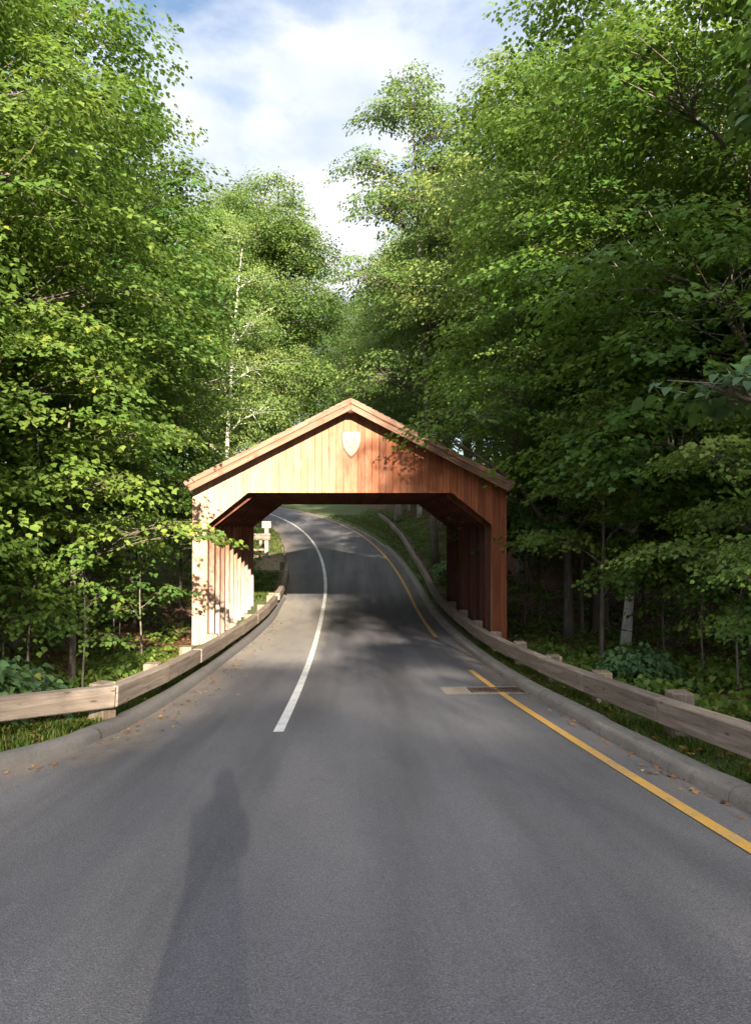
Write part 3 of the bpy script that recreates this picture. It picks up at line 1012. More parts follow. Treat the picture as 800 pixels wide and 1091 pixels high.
# wooden stand beyond the bridge on the left -------------------------------------------
fx, fy, fz = at(40.3, -4.25)
ws = empty('wooden_barrier', (fx, fy, fz), -0.05, label='pale two-post wooden barrier on sandy ground beyond the bridge', cat='barrier')
for x, h in ((-1.05, 1.62), (0.32, 1.55)):
    o = bevel_box('post', 0.2, 0.2, h + 0.3, M['pale_post'], ws, Matrix.Translation((x, 0, h / 2 - 0.15)))
o = bevel_box('rail', 1.9, 0.12, 0.34, M['rail'], ws, Matrix.Translation((-0.4, -0.165, 1.1)))
o = bevel_box('block', 0.46, 0.3, 0.36, M['pale_post'], ws, Matrix.Translation((0.32, 0, 1.735)))
o = bevel_box('rail', 1.16, 0.1, 0.12, M['rail'], ws, Matrix.Translation((-0.365, 0, 0.42)))
o = bevel_box('brace', 0.13, 0.1, 0.5, M['pale_post'], ws, Matrix.Translation((0.02, -0.10, 0.88)))

# ------------------------------------------------------------------ trees
LEAF = {
    'maple': np.array([(0, 0), (.32, .05), (.33, .25), (.52, .46), (.29, .62), (0, 1.0), (-.29, .62), (-.52, .46), (-.33, .25), (-.32, .05)]),
    'oval': np.array([(0, 0), (.24, .25), (.27, .55), (0, 1.0), (-.27, .55), (-.24, .25)]),
    'heart': np.array([(0, 0.06), (.22, 0.0), (.42, .18), (.40, .48), (.2, .8), (0, 1.05), (-.2, .8), (-.40, .48), (-.42, .18), (-.22, 0.0)]),
    'rhomb': np.array([(0, 0), (.32, .48), (0, 1.0), (-.32, .48)]),
}


def leaves(centres, az, pitch, roll, size, tmpl):
    """(n,k,3) leaf polygons: azimuth, pitch (negative hangs down), roll about the midrib"""
    T = LEAF[tmpl]
    n, k = len(centres), len(T)
    X = T[None, :, 0] * size[:, None]
    Y = T[None, :, 1] * size[:, None]
    Z = (0.22 * np.abs(T[None, :, 0]) - 0.18 * T[None, :, 1] ** 2) * size[:, None]
    cr, sr = np.cos(roll)[:, None], np.sin(roll)[:, None]
    X, Z = X * cr + Z * sr, -X * sr + Z * cr
    cp, sp_ = np.cos(pitch)[:, None], np.sin(pitch)[:, None]
    Y, Z = Y * cp - Z * sp_, Y * sp_ + Z * cp
    ca, sa = np.cos(az)[:, None], np.sin(az)[:, None]
    X2, Y2 = X * sa + Y * ca, -X * ca + Y * sa
    return np.stack([X2, Y2, Z], -1) + centres[:, None, :]


def crown_data(blobs, spray_r, per_spray, leaf, tmpl, density, seed, flat=0.085, droop=0.45, hang=0.5):
    """blobs: (cx,cy,cz, rx,ry,rz). Returns leaf polygons, tints and spray centres (each with its blob's centre)."""
    g = np.random.default_rng(seed)
    V, T, SP = [], [], []
    for (cx, cy, cz, rx, ry, rz) in blobs:
        area = 4 * math.pi * ((rx * ry) ** 1.6 / 3 + (rx * rz) ** 1.6 / 3 + (ry * rz) ** 1.6 / 3) ** (1 / 1.6)
        ns = max(4, int(density * area / (spray_r ** 2)))
        d = g.normal(size=(ns, 3)); d /= np.linalg.norm(d, axis=1)[:, None]
        rad = np.clip(1.0 - np.abs(g.normal(0, 0.27, ns)), 0.2, 1.0) * (1 + 0.10 * np.sin(d[:, 0] * 5 + seed) * np.sin(d[:, 2] * 4 + d[:, 1] * 5))
        c = np.stack([cx + d[:, 0] * rx * rad, cy + d[:, 1] * ry * rad, cz + d[:, 2] * rz * rad], 1)
        keep = ~((d[:, 2] < -0.55) & (g.random(ns) < 0.6))
        c, d = c[keep], d[keep]; ns = len(c)
        for i in range(ns):
            SP.append((c[i], np.array([cx, cy, cz])))
        sr_ = spray_r * g.uniform(0.6, 1.35, ns)
        m = np.maximum(4, (per_spray * (sr_ / spray_r) ** 1.7)).astype(int)
        idx = np.repeat(np.arange(ns), m); n = len(idx)
        out = d.copy(); out[:, 2] *= 0.25
        out += 1e-6; out /= np.linalg.norm(out, axis=1)[:, None]
        ang = g.uniform(0, 2 * math.pi, n); rr_ = np.sqrt(g.random(n)) * sr_[idx]
        # elongated along the outward direction
        e1 = out[idx]; e1h = np.stack([e1[:, 0], e1[:, 1], np.zeros(n)], 1); e1h /= (np.linalg.norm(e1h, axis=1)[:, None] + 1e-6)
        e2 = np.stack([-e1h[:, 1], e1h[:, 0], np.zeros(n)], 1)
        u = rr_ * np.cos(ang) * 1.25; v = rr_ * np.sin(ang) * 0.85
        p = c[idx] + e1h * u[:, None] + e2 * v[:, None]
        tilt = g.normal(0, 0.20, ns)
        p[:, 2] += -droop * (u + 0.3 * sr_[idx]) * 0.55 - 0.22 * (rr_ ** 2) / sr_[idx] + g.normal(0, flat, n) * sr_[idx] + tilt[idx] * v
        az = np.arctan2(e1h[:, 1], e1h[:, 0]) + ang * 0.0 + np.arctan2(v, u + 0.7 * sr_[idx]) * 0.9 + g.normal(0, 0.5, n)
        pitch = -g.uniform(0.0, hang * 1.6, n) - 0.05
        roll = g.normal(0, 0.30, n) + tilt[idx]
        size = leaf * g.uniform(0.6, 1.25, n)
        V.append(leaves(p, az, pitch, roll, size, tmpl))
        base = g.random(ns)
        T.append(np.clip(0.70 * base[idx] + 0.30 * g.random(n) + 0.12 * np.clip(d[idx, 2], 0, 1) - 0.04, 0, 1))
    return np.concatenate(V), np.concatenate(T), SP


def trunk_mesh(name, height, r0, blobs, sprays, lean=(0, 0), seed=1, twig_every=4, fork=None, n=8, rtop=0.25):
    g = random.Random(seed)
    mb = MB()
    N = 9
    pts, rad = [], []
    for i in range(N):
        t = i / (N - 1)
        w = 0.10 * math.sin(t * 5 + seed) * t
        pts.append(Vector((lean[0] * t ** 1.3 + w, lean[1] * t ** 1.3 + 0.10 * math.cos(t * 4.3 + seed) * t, -0.35 + (height + 0.35) * t)))
        rad.append(r0 * ((1 - t) * (1 - rtop) + rtop) * (1.35 if i == 0 else 1) * (1.0 if t < 0.95 else 0.6))
    mb.tube(pts, rad, n)

    def on_trunk(z):
        t = min(max((z + 0.35) / (height + 0.35), 0), 0.999) * (N - 1)
        i = int(t); f = t - i
        return pts[i].lerp(pts[i + 1], f), rad[i] * (1 - f) + rad[i + 1] * f
    cents = []
    for b in blobs:
        c = Vector(b[:3])
        hd = math.hypot(c.x - lean[0] * 0.5, c.y - lean[1] * 0.5)
        z0 = max(0.15 * height, min(c.z - 0.55 * hd, height * 0.97))
        a, ra = on_trunk(z0)
        q = []
        for i in range(6):
            t = i / 5
            q.append(a.lerp(c, t) + Vector((0, 0, 0.18 * hd * math.sin(t * math.pi) * 0.6)) + Vector((g.uniform(-1, 1), g.uniform(-1, 1), g.uniform(-1, 1))) * 0.07 * (1 if 0 < i < 5 else 0))
        rl = min(ra * 0.62, 0.03 + 0.022 * hd + 0.02 * b[3])
        mb.tube(q, [rl * (1 - 0.7 * i / 5) for i in range(6)], 6, cap=False)
        cents.append((c, q, rl))
    for i, (c, bc) in enumerate(sprays):
        if i % twig_every:
            continue
        bcv = Vector(bc); c = Vector(c)
        best = min(cents, key=lambda e: (e[0] - bcv).length_squared)
        k = g.choice((1, 2, 3, 4))
        s0 = best[1][k].lerp(best[1][k + 1], g.random())
        mid = s0.lerp(c, 0.5) + Vector((g.uniform(-1, 1), g.uniform(-1, 1), g.uniform(-0.2, 1))) * 0.12 * (c - s0).length
        w = min(0.017, best[2] * 0.4)
        mb.tube([s0, mid, c], [w, w * 0.55, 0.004], 4, cap=False)
    me = mb.mesh(name)
    me.polygons.foreach_set('use_smooth', np.ones(len(me.polygons), dtype=bool))
    return me


class Kind:
    """one kind of tree: a trunk mesh and a crown mesh that its copies share"""
    def __init__(self, name, height, r0, blobs, spray_r, per_spray, leaf, tmpl, density, mleaf, mbark, seed, lean=(0, 0), twig_every=4, **kw):
        V, T, SP = crown_data(blobs, spray_r, per_spray, leaf, tmpl, density, seed, **kw)
        self.crown = poly_mesh(name + '_crown', V, V.shape[1], T)
        self.crown.materials.append(mleaf)
        self.trunk = trunk_mesh(name + '_trunk', height, r0, blobs, SP, lean, seed, twig_every)
        self.trunk.materials.append(mbark)
        self.name = name
        self.count = len(V)

    def place(self, loc, rz=0.0, sc=1.0, label=None, group=None, cat='tree', tilt=(0, 0), name=None, scz=1.0):
        r_ = bpy.data.objects.new(name or self.name, None)
        C.objects.link(r_)
        r_.location = loc; r_.rotation_euler = (tilt[0], tilt[1], rz); r_.scale = (sc, sc, sc * scz)
        tag(r_, label, cat, group)
        for nm, me in (('trunk', self.trunk), ('crown', self.crown)):
            o = bpy.data.objects.new(nm, me); C.objects.link(o); o.parent = r_
        return r_


def tall_blobs(h, r, n, seed, low=0.25, top=0.35):
    """blobs of a forest crown from low*h up to h"""
    g = random.Random(seed)
    out = []
    for i in range(n):
        t = (i + 0.5) / n
        z = h * (low + (0.97 - low) * t)
        wid = r * (math.sin(math.pi * (0.12 + 0.80 * t)) ** 0.7)
        a = i * 2.4 + g.uniform(-0.4, 0.4)
        rr_ = wid * g.uniform(0.45, 0.62)
        br_ = wid * g.uniform(0.48, 0.62)
        out.append((rr_ * math.cos(a), rr_ * math.sin(a), z, br_, br_, br_ * g.uniform(0.55, 0.75)))
    out.append((0, 0, h * 0.94, r * top, r * top, r * top * 0.9))
    return out


KA = Kind('maple_tree', 12.0, 0.17, tall_blobs(13.5, 4.2, 17, 3, 0.10), 0.58, 66, 0.105, 'maple', 0.62, M['maple'], M['bark'], 3, hang=0.4)
KB = Kind('maple_tree', 14.0, 0.19, tall_blobs(15.5, 4.1, 18, 8, 0.14), 0.58, 66, 0.11, 'maple', 0.62, M['maple'], M['bark'], 8, hang=0.4)
KC = Kind('forest_tree', 16.5, 0.22, tall_blobs(18.5, 4.3, 18, 5, 0.22), 0.72, 56, 0.16, 'oval', 0.62, M['dark'], M['bark'], 5, twig_every=6, flat=0.15)
KD = Kind('birch_tree', 15.0, 0.13, tall_blobs(16.5, 3.4, 17, 14, 0.20), 0.50, 52, 0.095, 'rhomb', 0.62, M['pale'], M['birch'], 14, lean=(0.9, 0.3), hang=0.8, twig_every=4)
KE = Kind('ash_tree', 17.5, 0.19, tall_blobs(19.0, 4.2, 18, 21, 0.20, 0.42), 0.60, 52, 0.15, 'oval', 0.66, M['pale'], M['bark_pale'], 21, twig_every=5, flat=0.2)
KF = Kind('sapling', 2.9, 0.03, [(0, 0, 2.7, .6, .6, .45), (.5, .1, 2.1, .55, .5, .3), (-.5, .2, 1.7, .55, .5, .28), (.1, -.5, 1.4, .5, .5, .25), (-.2, -.2, 3.2, .4, .4, .35)], 0.34, 20, 0.11, 'maple', 0.42, M['maple'], M['bark'], 31, twig_every=1)
KG = Kind('leafy_bush', 1.0, 0.03, [(0, 0, .75, .85, .8, .45), (.7, .2, .55, .6, .6, .38), (-.7, -.1, .6, .65, .6, .4), (0, -.6, .45, .6, .5, .35)], 0.30, 14, 0.15, 'heart', 0.7, M['linden'], M['bark'], 41, twig_every=1)
KH = Kind('understory_tree', 6.0, 0.075, [(0, 0, 6.4, 1.5, 1.5, .7), (1.4, .5, 5.2, 1.4, 1.2, .4), (-1.4, .3, 4.6, 1.5, 1.2, .4), (.2, -1.5, 4.0, 1.4, 1.4, .35), (1.5, -.8, 3.2, 1.3, 1.1, .32), (-1.3, -.9, 2.6, 1.2, 1.1, .3), (.3, 1.4, 3.4, 1.4, 1.2, .35)], 0.46, 36, 0.115, 'maple', 0.55, M['maple'], M['bark'], 51, twig_every=1)
KI = Kind('airy_tree', 19.0, 0.16, [(x * 1.0, y * 1.0, z, r_ * 1.35, r_ * 1.35, r_ * 0.85) for x, y, z, r_ in
          [(0, 0, 20, .8), (1.3, .4, 19.0, .8), (-1.4, .2, 18.4, .8), (.3, -1.3, 17.6, .85), (1.9, -.4, 17.0, .9), (-1.9, .7, 16.4, .9), (.4, 1.5, 16.0, .9), (2.2, .9, 14.8, 1.0), (-2.2, -.6, 14.4, 1.0), (0, -1.9, 13.6, 1.1), (2.4, -.9, 12.4, 1.2), (-2.4, .6, 12, 1.2), (.5, 2, 11, 1.2), (-.9, -2, 10, 1.2), (2, .4, 9, 1.2), (-2, .3, 8, 1.2), (-.5, -.8, 18.6, .9), (.6, -.8, 16.3, 1.1), (-.8, -.9, 14.8, 1.1), (.8, -1.2, 12.8, 1.1), (-1.0, -1.2, 11.2, 1.2)]],
          0.5, 44, 0.13, 'oval', 0.72, M['pale'], M['bark'], 61, twig_every=1)


def put(kind, s, off, label=None, group=None, rz=None, sc=1.0, dz=0.0, **kw):
    x, y, z = at(s, off)
    return kind.place((x, y, z + dz), random.uniform(0, 6.28) if rz is None else rz, sc, label, group, **kw)


# --- trees one can tell apart in the photograph -----------------------------------
put(KA, 13.0, -7.4, 'nearest leafy maple over the left guard rail, filling the photo edge', rz=0.4, sc=1.0)
put(KB, 19.0, -8.2, 'sunlit tall maple standing left of the bridge front', rz=2.0, sc=1.18)
put(KB, 25.5, -8.2, 'maple rising above the left eave of the bridge roof', rz=4.1, sc=1.15)
KP = Kind('round_topped_tree', 18.5, 0.2, [(0, 0, 18.2, 2.4, 2.4, 1.9), (1.9, .2, 16.4, 2.2, 2.2, 1.8), (-1.9, -.3, 16.2, 2.2, 2.2, 1.8), (.2, 1.9, 16, 2.2, 2.2, 1.7), (.3, -1.9, 15.8, 2.2, 2.2, 1.7), (2.5, -.6, 13.4, 2.2, 2.2, 1.8), (-2.5, .4, 13.2, 2.2, 2.2, 1.8), (0, -2.3, 12.6, 2.2, 2.2, 1.7), (2.3, .5, 10.4, 2.2, 2.2, 1.6), (-2.3, -.5, 10, 2.2, 2.2, 1.6), (.2, -2.2, 9, 2.2, 2.2, 1.5), (1.8, -.8, 7.2, 2, 2, 1.4), (-1.8, -.8, 6.6, 2, 2, 1.4)],
          0.55, 56, 0.15, 'oval', 0.85, M['pale'], M['bark'], 67, twig_every=5, flat=0.28, droop=0.7)
put(KP, 41.0, -4.9, 'round-topped pale green tree against the sky behind the bridge, left of the gap', rz=1.1, sc=1.06, tilt=(0, 0.08))
put(KD, 33.0, -5.6, 'slender white-trunked birch directly behind the left roof slope', rz=0.2, sc=1.0)
put(KI, 37.0, 4.5, 'open airy tree with sky showing through, right of the sky gap', rz=0.6, sc=1.2, tilt=(0, -0.07))
put(KE, 30.0, 6.9, 'yellow-green tree right of the airy tree, standing behind the bridge', rz=2.7, sc=1.12)
put(KE, 54.0, 6.4, 'tall pale tree at the foot of the sky gap, straight up the road', rz=4.0, sc=1.12, tilt=(0, -0.07))
put(KB, 22.5, 7.5, 'tall maple standing beside the right bridge wall', rz=0.9, sc=1.28)
put(KA, 15.5, 8.6, 'broad maple behind the right guard rail with layered boughs', rz=2.2, sc=1.25)
put(KC, 11.0, 10.6, 'dark tall tree at the right photo edge behind the guard rail', rz=0.5, sc=0.95)
put(KD, 19.0, 7.0, 'leaning white-barked birch in the shade right of the bridge', rz=3.4, sc=0.95, tilt=(0.03, -0.16))
put(KH, 17.5, 5.9, 'small understory maple close to the right bridge corner', rz=1.2, sc=0.9)
put(KH, 11.5, 6.6, 'small understory maple with low boughs behind the right guard rail', rz=3.0, sc=0.75)
put(KH, 8.8, 5.6, 'lowest small maple by the right photo edge, twin stems above the rail', rz=5.0, sc=0.5)
put(KH, 15.2, -5.55, 'small understory maple in front of the left bridge wall', rz=0.3, sc=1.0)
put(KF, 12.4, -4.35, 'thin maple sapling rising behind the left guard rail joint', rz=1.0, sc=0.75)
put(KF, 13.6, -5.7, 'taller thin sapling with bent stem left of the other sapling', rz=2.5, sc=1.0)
put(KF, 17.3, -4.75, 'leafy sapling touching the left front post of the bridge', rz=4.2, sc=0.95)
put(KG, 9.6, -4.9, 'big-leaved green bush behind the left guard rail at photo edge', cat='bush', rz=0.3, sc=0.9)
put(KG, 11.6, -5.2, 'second big-leaved bush farther back behind the left guard rail', cat='bush', rz=2.1, sc=0.8)
put(KG, 33.5, 4.6, 'low green bush on the bank beyond the bridge, right of the rail', cat='bush', rz=1.1, sc=0.9)
put(KG, 13.5, 5.2, 'low dark bush behind the right guard rail', cat='bush', rz=0.7, sc=0.7)

# maple whose boughs reach in front of the right roof slope
ob = [(-3.2, -3.2, 6.0, 1.3, .8, .40), (-4.4, -3.4, 5.6, .7, .55, .26), (-1.6, -2.4, 6.1, 1.3, 1.0, .5), (-2.4, -3.3, 6.7, 1.4, .9, .45), (-.4, -1.6, 6.9, 1.5, 1.2, .6), (-1.4, -2.2, 7.7, 1.6, 1.2, .6),
      (0.4, -1.8, 5.4, 1.4, 1.1, .5), (0, 0, 9, 1.7, 1.6, .9), (1.3, -1.2, 7.8, 1.5, 1.3, .6), (-1.5, -1.0, 9.3, 1.6, 1.4, .7), (.6, -.6, 10.6, 1.5, 1.5, .9), (0, 0, 12, 1.3, 1.3, .9), (.9, -2.2, 4.2, 1.2, 1.0, .35), (-.3, -2.6, 4.6, 1.1, .9, .35)]
KO = Kind('overhanging_maple', 11.5, 0.14, ob, 0.46, 34, 0.11, 'maple', 0.50, M['maple'], M['bark'], 71, twig_every=1)
put(KO, 21.6, 6.3, 'maple whose boughs hang in front of the right roof slope', rz=0.0)

# linden with big leaves whose branch tips hang into the right of the frame
lb = [(-1.75, .2, 3.38, .50, .4, .16), (-1.1, .1, 3.45, .55, .45, .2), (-.5, 0, 3.7, .6, .5, .25), (-.5, .3, 4.9, .4, .4, .2), (0, 0, 6.2, 1.2, 1.2, .8), (.8, .2, 5.4, 1.0, 1.0, .6), (.5, -.4, 7.4, 1.2, 1.2, .8)]
KL = Kind('linden_tree', 7.0, 0.10, lb, 0.24, 10, 0.125, 'heart', 0.55, M['linden'], M['bark'], 81, twig_every=1)
put(KL, 5.9, 4.65, 'linden with large pale leaves whose nearest branch enters from the right edge', rz=0.0)

# --- the wood behind ---------------------------------------------------------------
def row(kinds, spots, label, group, sc=(0.9, 1.15)):
    for i, (s, off) in enumerate(spots):
        k = kinds[i % len(kinds)]
        put(k, s + random.uniform(-0.8, 0.8), off + random.uniform(-0.7, 0.7), label, group, sc=random.uniform(*sc))


row([KC, KB], [(9, -12.5), (15, -12), (21, -13), (27, -12.5), (33, -12), (12, -17), (19, -18), (27, -18), (35, -17.5), (24, -23)], 'tall leafy tree deep in the wood on the left', 'trees of the left wood')
row([KC, KA, KB], [(8, 14.5), (13.5, 13.5), (19, 12.8), (24.5, 12.5), (30, 12), (11, 19), (17, 19), (23, 18.5), (29, 18), (20, 24), (28, 25), (34.5, 9.2), (38.5, 11.5)], 'tall leafy tree deep in the shaded wood on the right', 'trees of the right wood')
row([KE, KC, KD], [(36, 10.5), (41, 7.4), (42, 13), (46, 8.3), (48, 14), (52, 8.2), (57, 7.5), (55, 13), (63, 9), (66, 14), (72, 9.5), (80, 12)], 'tall tree on the rising bank beyond the bridge', 'trees on the bank beyond the bridge', (1.0, 1.2))
row([KE, KC, KB], [(47, -6.4), (52, -7.4), (58, -7.5), (44, -13), (52, -13), (60, -13), (68, -9)], 'tree along the left side of the road beyond the bridge', 'trees left of the road beyond the bridge', (1.0, 1.15))
row([KC], [(76, -14), (84, 18), (90, 11), (98, 13), (92, 20), (100, -8), (70, 19), (62, 18)], 'distant tree where the road bends out of sight', 'distant trees up the road', (1.1, 1.3))
# small growth under the right wood and left wood
row([KH], [(12.5, 10.5), (16, 10.3), (21, 9.5), (25, 9.5), (20, 14.5), (15, 15.5), (22.5, 6.4), (25.5, 6.6), (28.5, 7.4), (24, 12), (28, 10.5), (18, 12.2), (31.5, 8.5)], 'small shaded maple under the taller trees on the right', 'small maples under the right wood', (0.8, 1.05))
row([KH], [(11, -8.6), (17, -8.8), (22, -9.6), (15, -13.5), (27, -6.8), (24, -6.6), (20, -12), (19.5, -7)], 'small leafy maple under the taller trees on the left', 'small maples under the left wood', (0.75, 1.0))
row([KF], [(9.5, 7.4), (12.2, 6.0), (14.5, 7.2), (16.3, 6.6), (18.8, 9.4), (23, 5.6), (35, 5.6), (37, 6.4), (40.5, 6.2), (44, 6.8)], 'thin young sapling on the forest floor to the right', 'saplings right of the road', (0.6, 1.0))
row([KF], [(10.5, -7), (15.6, -6.4), (19.5, -6), (22, -6.5), (38, -5.6), (44.5, -5.4)], 'thin young sapling on the forest floor to the left', 'saplings left of the road', (0.6, 1.0))

# --- trees behind the camera that throw the dappled shade -----------------------------
gb = [(-3.3, 0, 7.0, 1.5, 1.6, 1.1), (-3.0, .6, 9.4, 1.7, 1.6, 1.2), (-2.0, -.4, 11.6, 1.9, 1.8, 1.3), (-1.7, .3, 13.2, 2.0, 1.9, 1.3), (-.4, 0, 9.6, 2.2, 2, 1.6), (.2, 0, 12.6, 2.2, 2, 1.6),
      (1.5, 0, 7.5, 2.6, 2.4, 2.2), (1.6, .3, 11.0, 2.6, 2.4, 2.2), (1.2, 0, 14, 2.2, 2.2, 1.8), (-.6, .2, 5.0, 1.8, 1.6, 1.0)]
KM = Kind('shade_maple', 14.5, 0.2, gb, 0.60, 60, 0.15, 'oval', 0.90, M['maple'], M['bark'], 91, twig_every=6)  # out of view, crown shaped to shade the gable's right and right lane
put(KM, -15.0, 9.15, 'unseen maple behind the viewer, its crown shaped to shade the right lane', rz=0.0)
row([KA, KB], [(-21, 10.5), (-13, 14), (-20, 16), (-28, 12), (-27, 18), (-7, 12.5)], 'leafy tree beside the road behind the viewer, on the right', 'trees behind the viewer', (0.78, 0.9))
put(KA, -12.5, -4.9, 'bushy maple added behind the viewer to shade the left growth', rz=2.0, sc=0.95)  # added out of view to shade the low growth on the left
row([KA, KB], [(-12, -13.5), (-20, -14.5), (-28, -15), (-14, -20), (-24, -21)], 'leafy tree beside the road behind the viewer, on the left', 'trees behind the viewer on the left', (0.9, 1.05))
hb = [(x, y, z, 2.3, 2.2, 1.7) for x, y, z in [(-3.6, 0, 8), (-.5, .5, 7), (2.6, -.4, 8), (-4.6, .4, 11.5), (-1.2, -.5, 11), (2.2, .4, 11.5), (-3.8, 0, 15), (-.4, .3, 14.8), (3, .1, 14.6), (-2.6, 0, 18), (.8, .2, 18), (-.8, 0, 20.2)]]
KT = Kind('high_shade_tree', 20.0, 0.24, [(-.6, 0, 18.2, 1.6, 1.6, 1.0), (.5, .4, 19.4, 1.5, 1.5, 1.0), (-.7, .3, 20.6, 1.5, 1.5, 1.1), (.2, 0, 22.2, 1.4, 1.4, 1.0)], 0.7, 42, 0.18, 'oval', 0.75, M['dark'], M['bark'], 99, twig_every=6)  # added out of view to shade the road beyond the bridge
put(KT, -18.0, 7.3, 'tall tree added behind the viewer, its high crown shading the far road', rz=0.0)
KN = Kind('far_shade_tree', 19.5, 0.26, hb, 0.8, 46, 0.19, 'oval', 0.78, M['maple'], M['bark'], 97, twig_every=6)  # unseen trees added to thin the sun on the near road
for s_, o_, rz_ in ((-57, 9.8, 0.0), (-55, 16.0, 1.2), (-59, 4.0, 2.6)):
    put(KN, s_, o_, 'tall tree added far behind the viewer to dim the near road', 'added far trees behind the viewer', rz=rz_, sc=0.85)

# ------------------------------------------------------------------ ground cover
def scatter_grass():
    g = np.random.default_rng(5)
    spots = []
    def strip(n, s0, s1, side, d0, d1, h):
        s = g.uniform(s0, s1, n); d = d0 + (d1 - d0) * g.random(n) ** 1.2
        off = np.where(side < 0, edge_l(s) - d, edge_r(s) + d)
        x, y = path(s, off)
        clump = 0.5 + 0.5 * np.sin(s * 3.1 + d * 5) * np.sin(s * 1.3 - d * 3.3)
        keep = g.random(n) < 0.35 + 0.65 * clump
        z = ground_z(s, off) - 0.02
        spots.append((np.stack([x, y, z], 1)[keep], (h * g.uniform(0.4, 1.2, n) * (0.6 + 0.5 * clump))[keep]))
    strip(32000, 3, 19.6, 1, 0.27, 1.7, 0.13)
    strip(26000, 4, 19.6, -1, 0.27, 1.5, 0.14)
    strip(9000, 4, 10, -1, 1.2, 3.2, 0.22)
    strip(5000, 29.5, 36, -1, 0.27, 2.5, 0.2)
    strip(8000, 41, 60, -1, 0.1, 3.0, 0.2)
    strip(16000, 30, 62, 1, 0.3, 4.0, 0.2)
    P = np.concatenate([a for a, b in spots]); H = np.concatenate([b for a, b in spots])
    n = len(P)
    az = g.uniform(0, 6.283, n); w = 0.006 + 0.006 * g.random(n)
    lean = g.uniform(0.1, 0.7, n)
    dx, dy = np.cos(az), np.sin(az)
    px, py = -dy, dx
    def pt(t, side):
        bend = lean * t * t * H
        return np.stack([P[:, 0] + dx * bend + px * w * side * (1 - t * 0.9), P[:, 1] + dy * bend + py * w * side * (1 - t * 0.9), P[:, 2] + H * t * (1 - 0.25 * lean * t)], 1)
    V = np.stack([pt(0, -1), pt(0, 1), pt(0.55, 1), pt(1, 0), pt(0.55, -1)], 1)
    me = poly_mesh('grass', V, 5, g.random(n))
    tag(link_mesh('grass', me, M['grass']), 'green verge grass growing between the kerbs and the guard rails', 'grass', kind='stuff')


scatter_grass()


def scatter_weeds():
    g = np.random.default_rng(9)
    pts, h = [], []
    def zone(n, s0, s1, o0, o1):
        s = g.uniform(s0, s1, n); off = g.uniform(o0, o1, n)
        k = np.sin(s * 1.7 + off * 1.1) * np.sin(off * 1.9 - s * 0.6) + g.normal(0, 0.35, n) > -0.1
        s, off = s[k], off[k]
        x, y = path(s, off)
        pts.append(np.stack([x, y, ground_z(s, off)], 1)); h.append(g.uniform(0.08, 0.4, len(s)))
    zone(2200, 5, 32, 4.9, 14)
    zone(900, 5, 19.5, 4.3, 8)
    zone(1300, 8, 30, -12, -4.9)
    zone(500, 8, 19, -6, -4.2)
    zone(900, 31, 60, 4.4, 10)
    zone(700, 30, 60, -9, -4.2)
    P = np.concatenate(pts); H = np.concatenate(h)
    idx = np.repeat(np.arange(len(P)), 11)
    n = len(idx)
    c = P[idx].copy()
    a = g.uniform(0, 6.283, n); r_ = g.random(n) ** 0.5 * 0.22
    c[:, 0] += np.cos(a) * r_; c[:, 1] += np.sin(a) * r_; c[:, 2] += H[idx] * g.uniform(0.3, 1.0, n)
    V = leaves(c, a + g.normal(0, 0.4, n), -g.uniform(0.1, 0.7, n), g.normal(0, 0.4, n), 0.11 * g.uniform(0.6, 1.3, n), 'heart')
    me = poly_mesh('undergrowth', V, V.shape[1], g.random(n))
    tag(link_mesh('undergrowth', me, M['maple']), 'low leafy undergrowth covering the forest floor', 'undergrowth', kind='stuff')


scatter_weeds()


def scatter_litter():
    g = np.random.default_rng(13)
    S, O = [], []
    def zone(n, s0, s1, f):
        s = g.uniform(s0, s1, n); S.append(s); O.append(f(s, n))
    zone(9000, 5, 24, lambda s, n: edge_r(s) + 0.9 + 9 * g.random(n))
    zone(9000, 7, 24, lambda s, n: edge_l(s) - 0.9 - 8 * g.random(n))
    zone(7000, 30, 60, lambda s, n: edge_r(s) + 1.0 + 8 * g.random(n))
    zone(4000, 30, 60, lambda s, n: edge_l(s) - 0.1 - 7 * g.random(n))
    zone(110, 3, 20, lambda s, n: edge_r(s) - np.abs(g.normal(0, 0.12, n)) - 0.02)
    zone(170, 7, 26, lambda s, n: edge_l(s) + np.abs(g.normal(0, 0.3, n)) + 0.02)
    zone(160, 36, 60, lambda s, n: edge_l(s) + np.abs(g.normal(0, 0.7, n)))
    zone(300, 3, 20, lambda s, n: edge_r(s) + 0.3 + 0.9 * g.random(n))
    zone(260, 5, 20, lambda s, n: edge_l(s) - 0.3 - 0.9 * g.random(n))
    s = np.concatenate(S); off = np.concatenate(O)
    x, y = path(s, off); n = len(s)
    on_road = (off > edge_l(s)) & (off < edge_r(s))
    c = np.stack([x, y, ground_z(s, off) + np.where(on_road, 0.014, 0.03)], 1)
    V = leaves(c, g.uniform(0, 6.283, n), g.normal(0.06, 0.12, n), g.normal(0, 0.16, n), np.where(on_road, 0.06, 0.10) * g.uniform(0.6, 1.2, n), 'maple')
    me = poly_mesh('fallen_leaves', V, V.shape[1], g.random(n))
    tag(link_mesh('fallen_leaves', me, M['litter']), 'brown fallen leaves on the forest floor and along the kerbs', 'fallen leaves', kind='stuff')


scatter_litter()


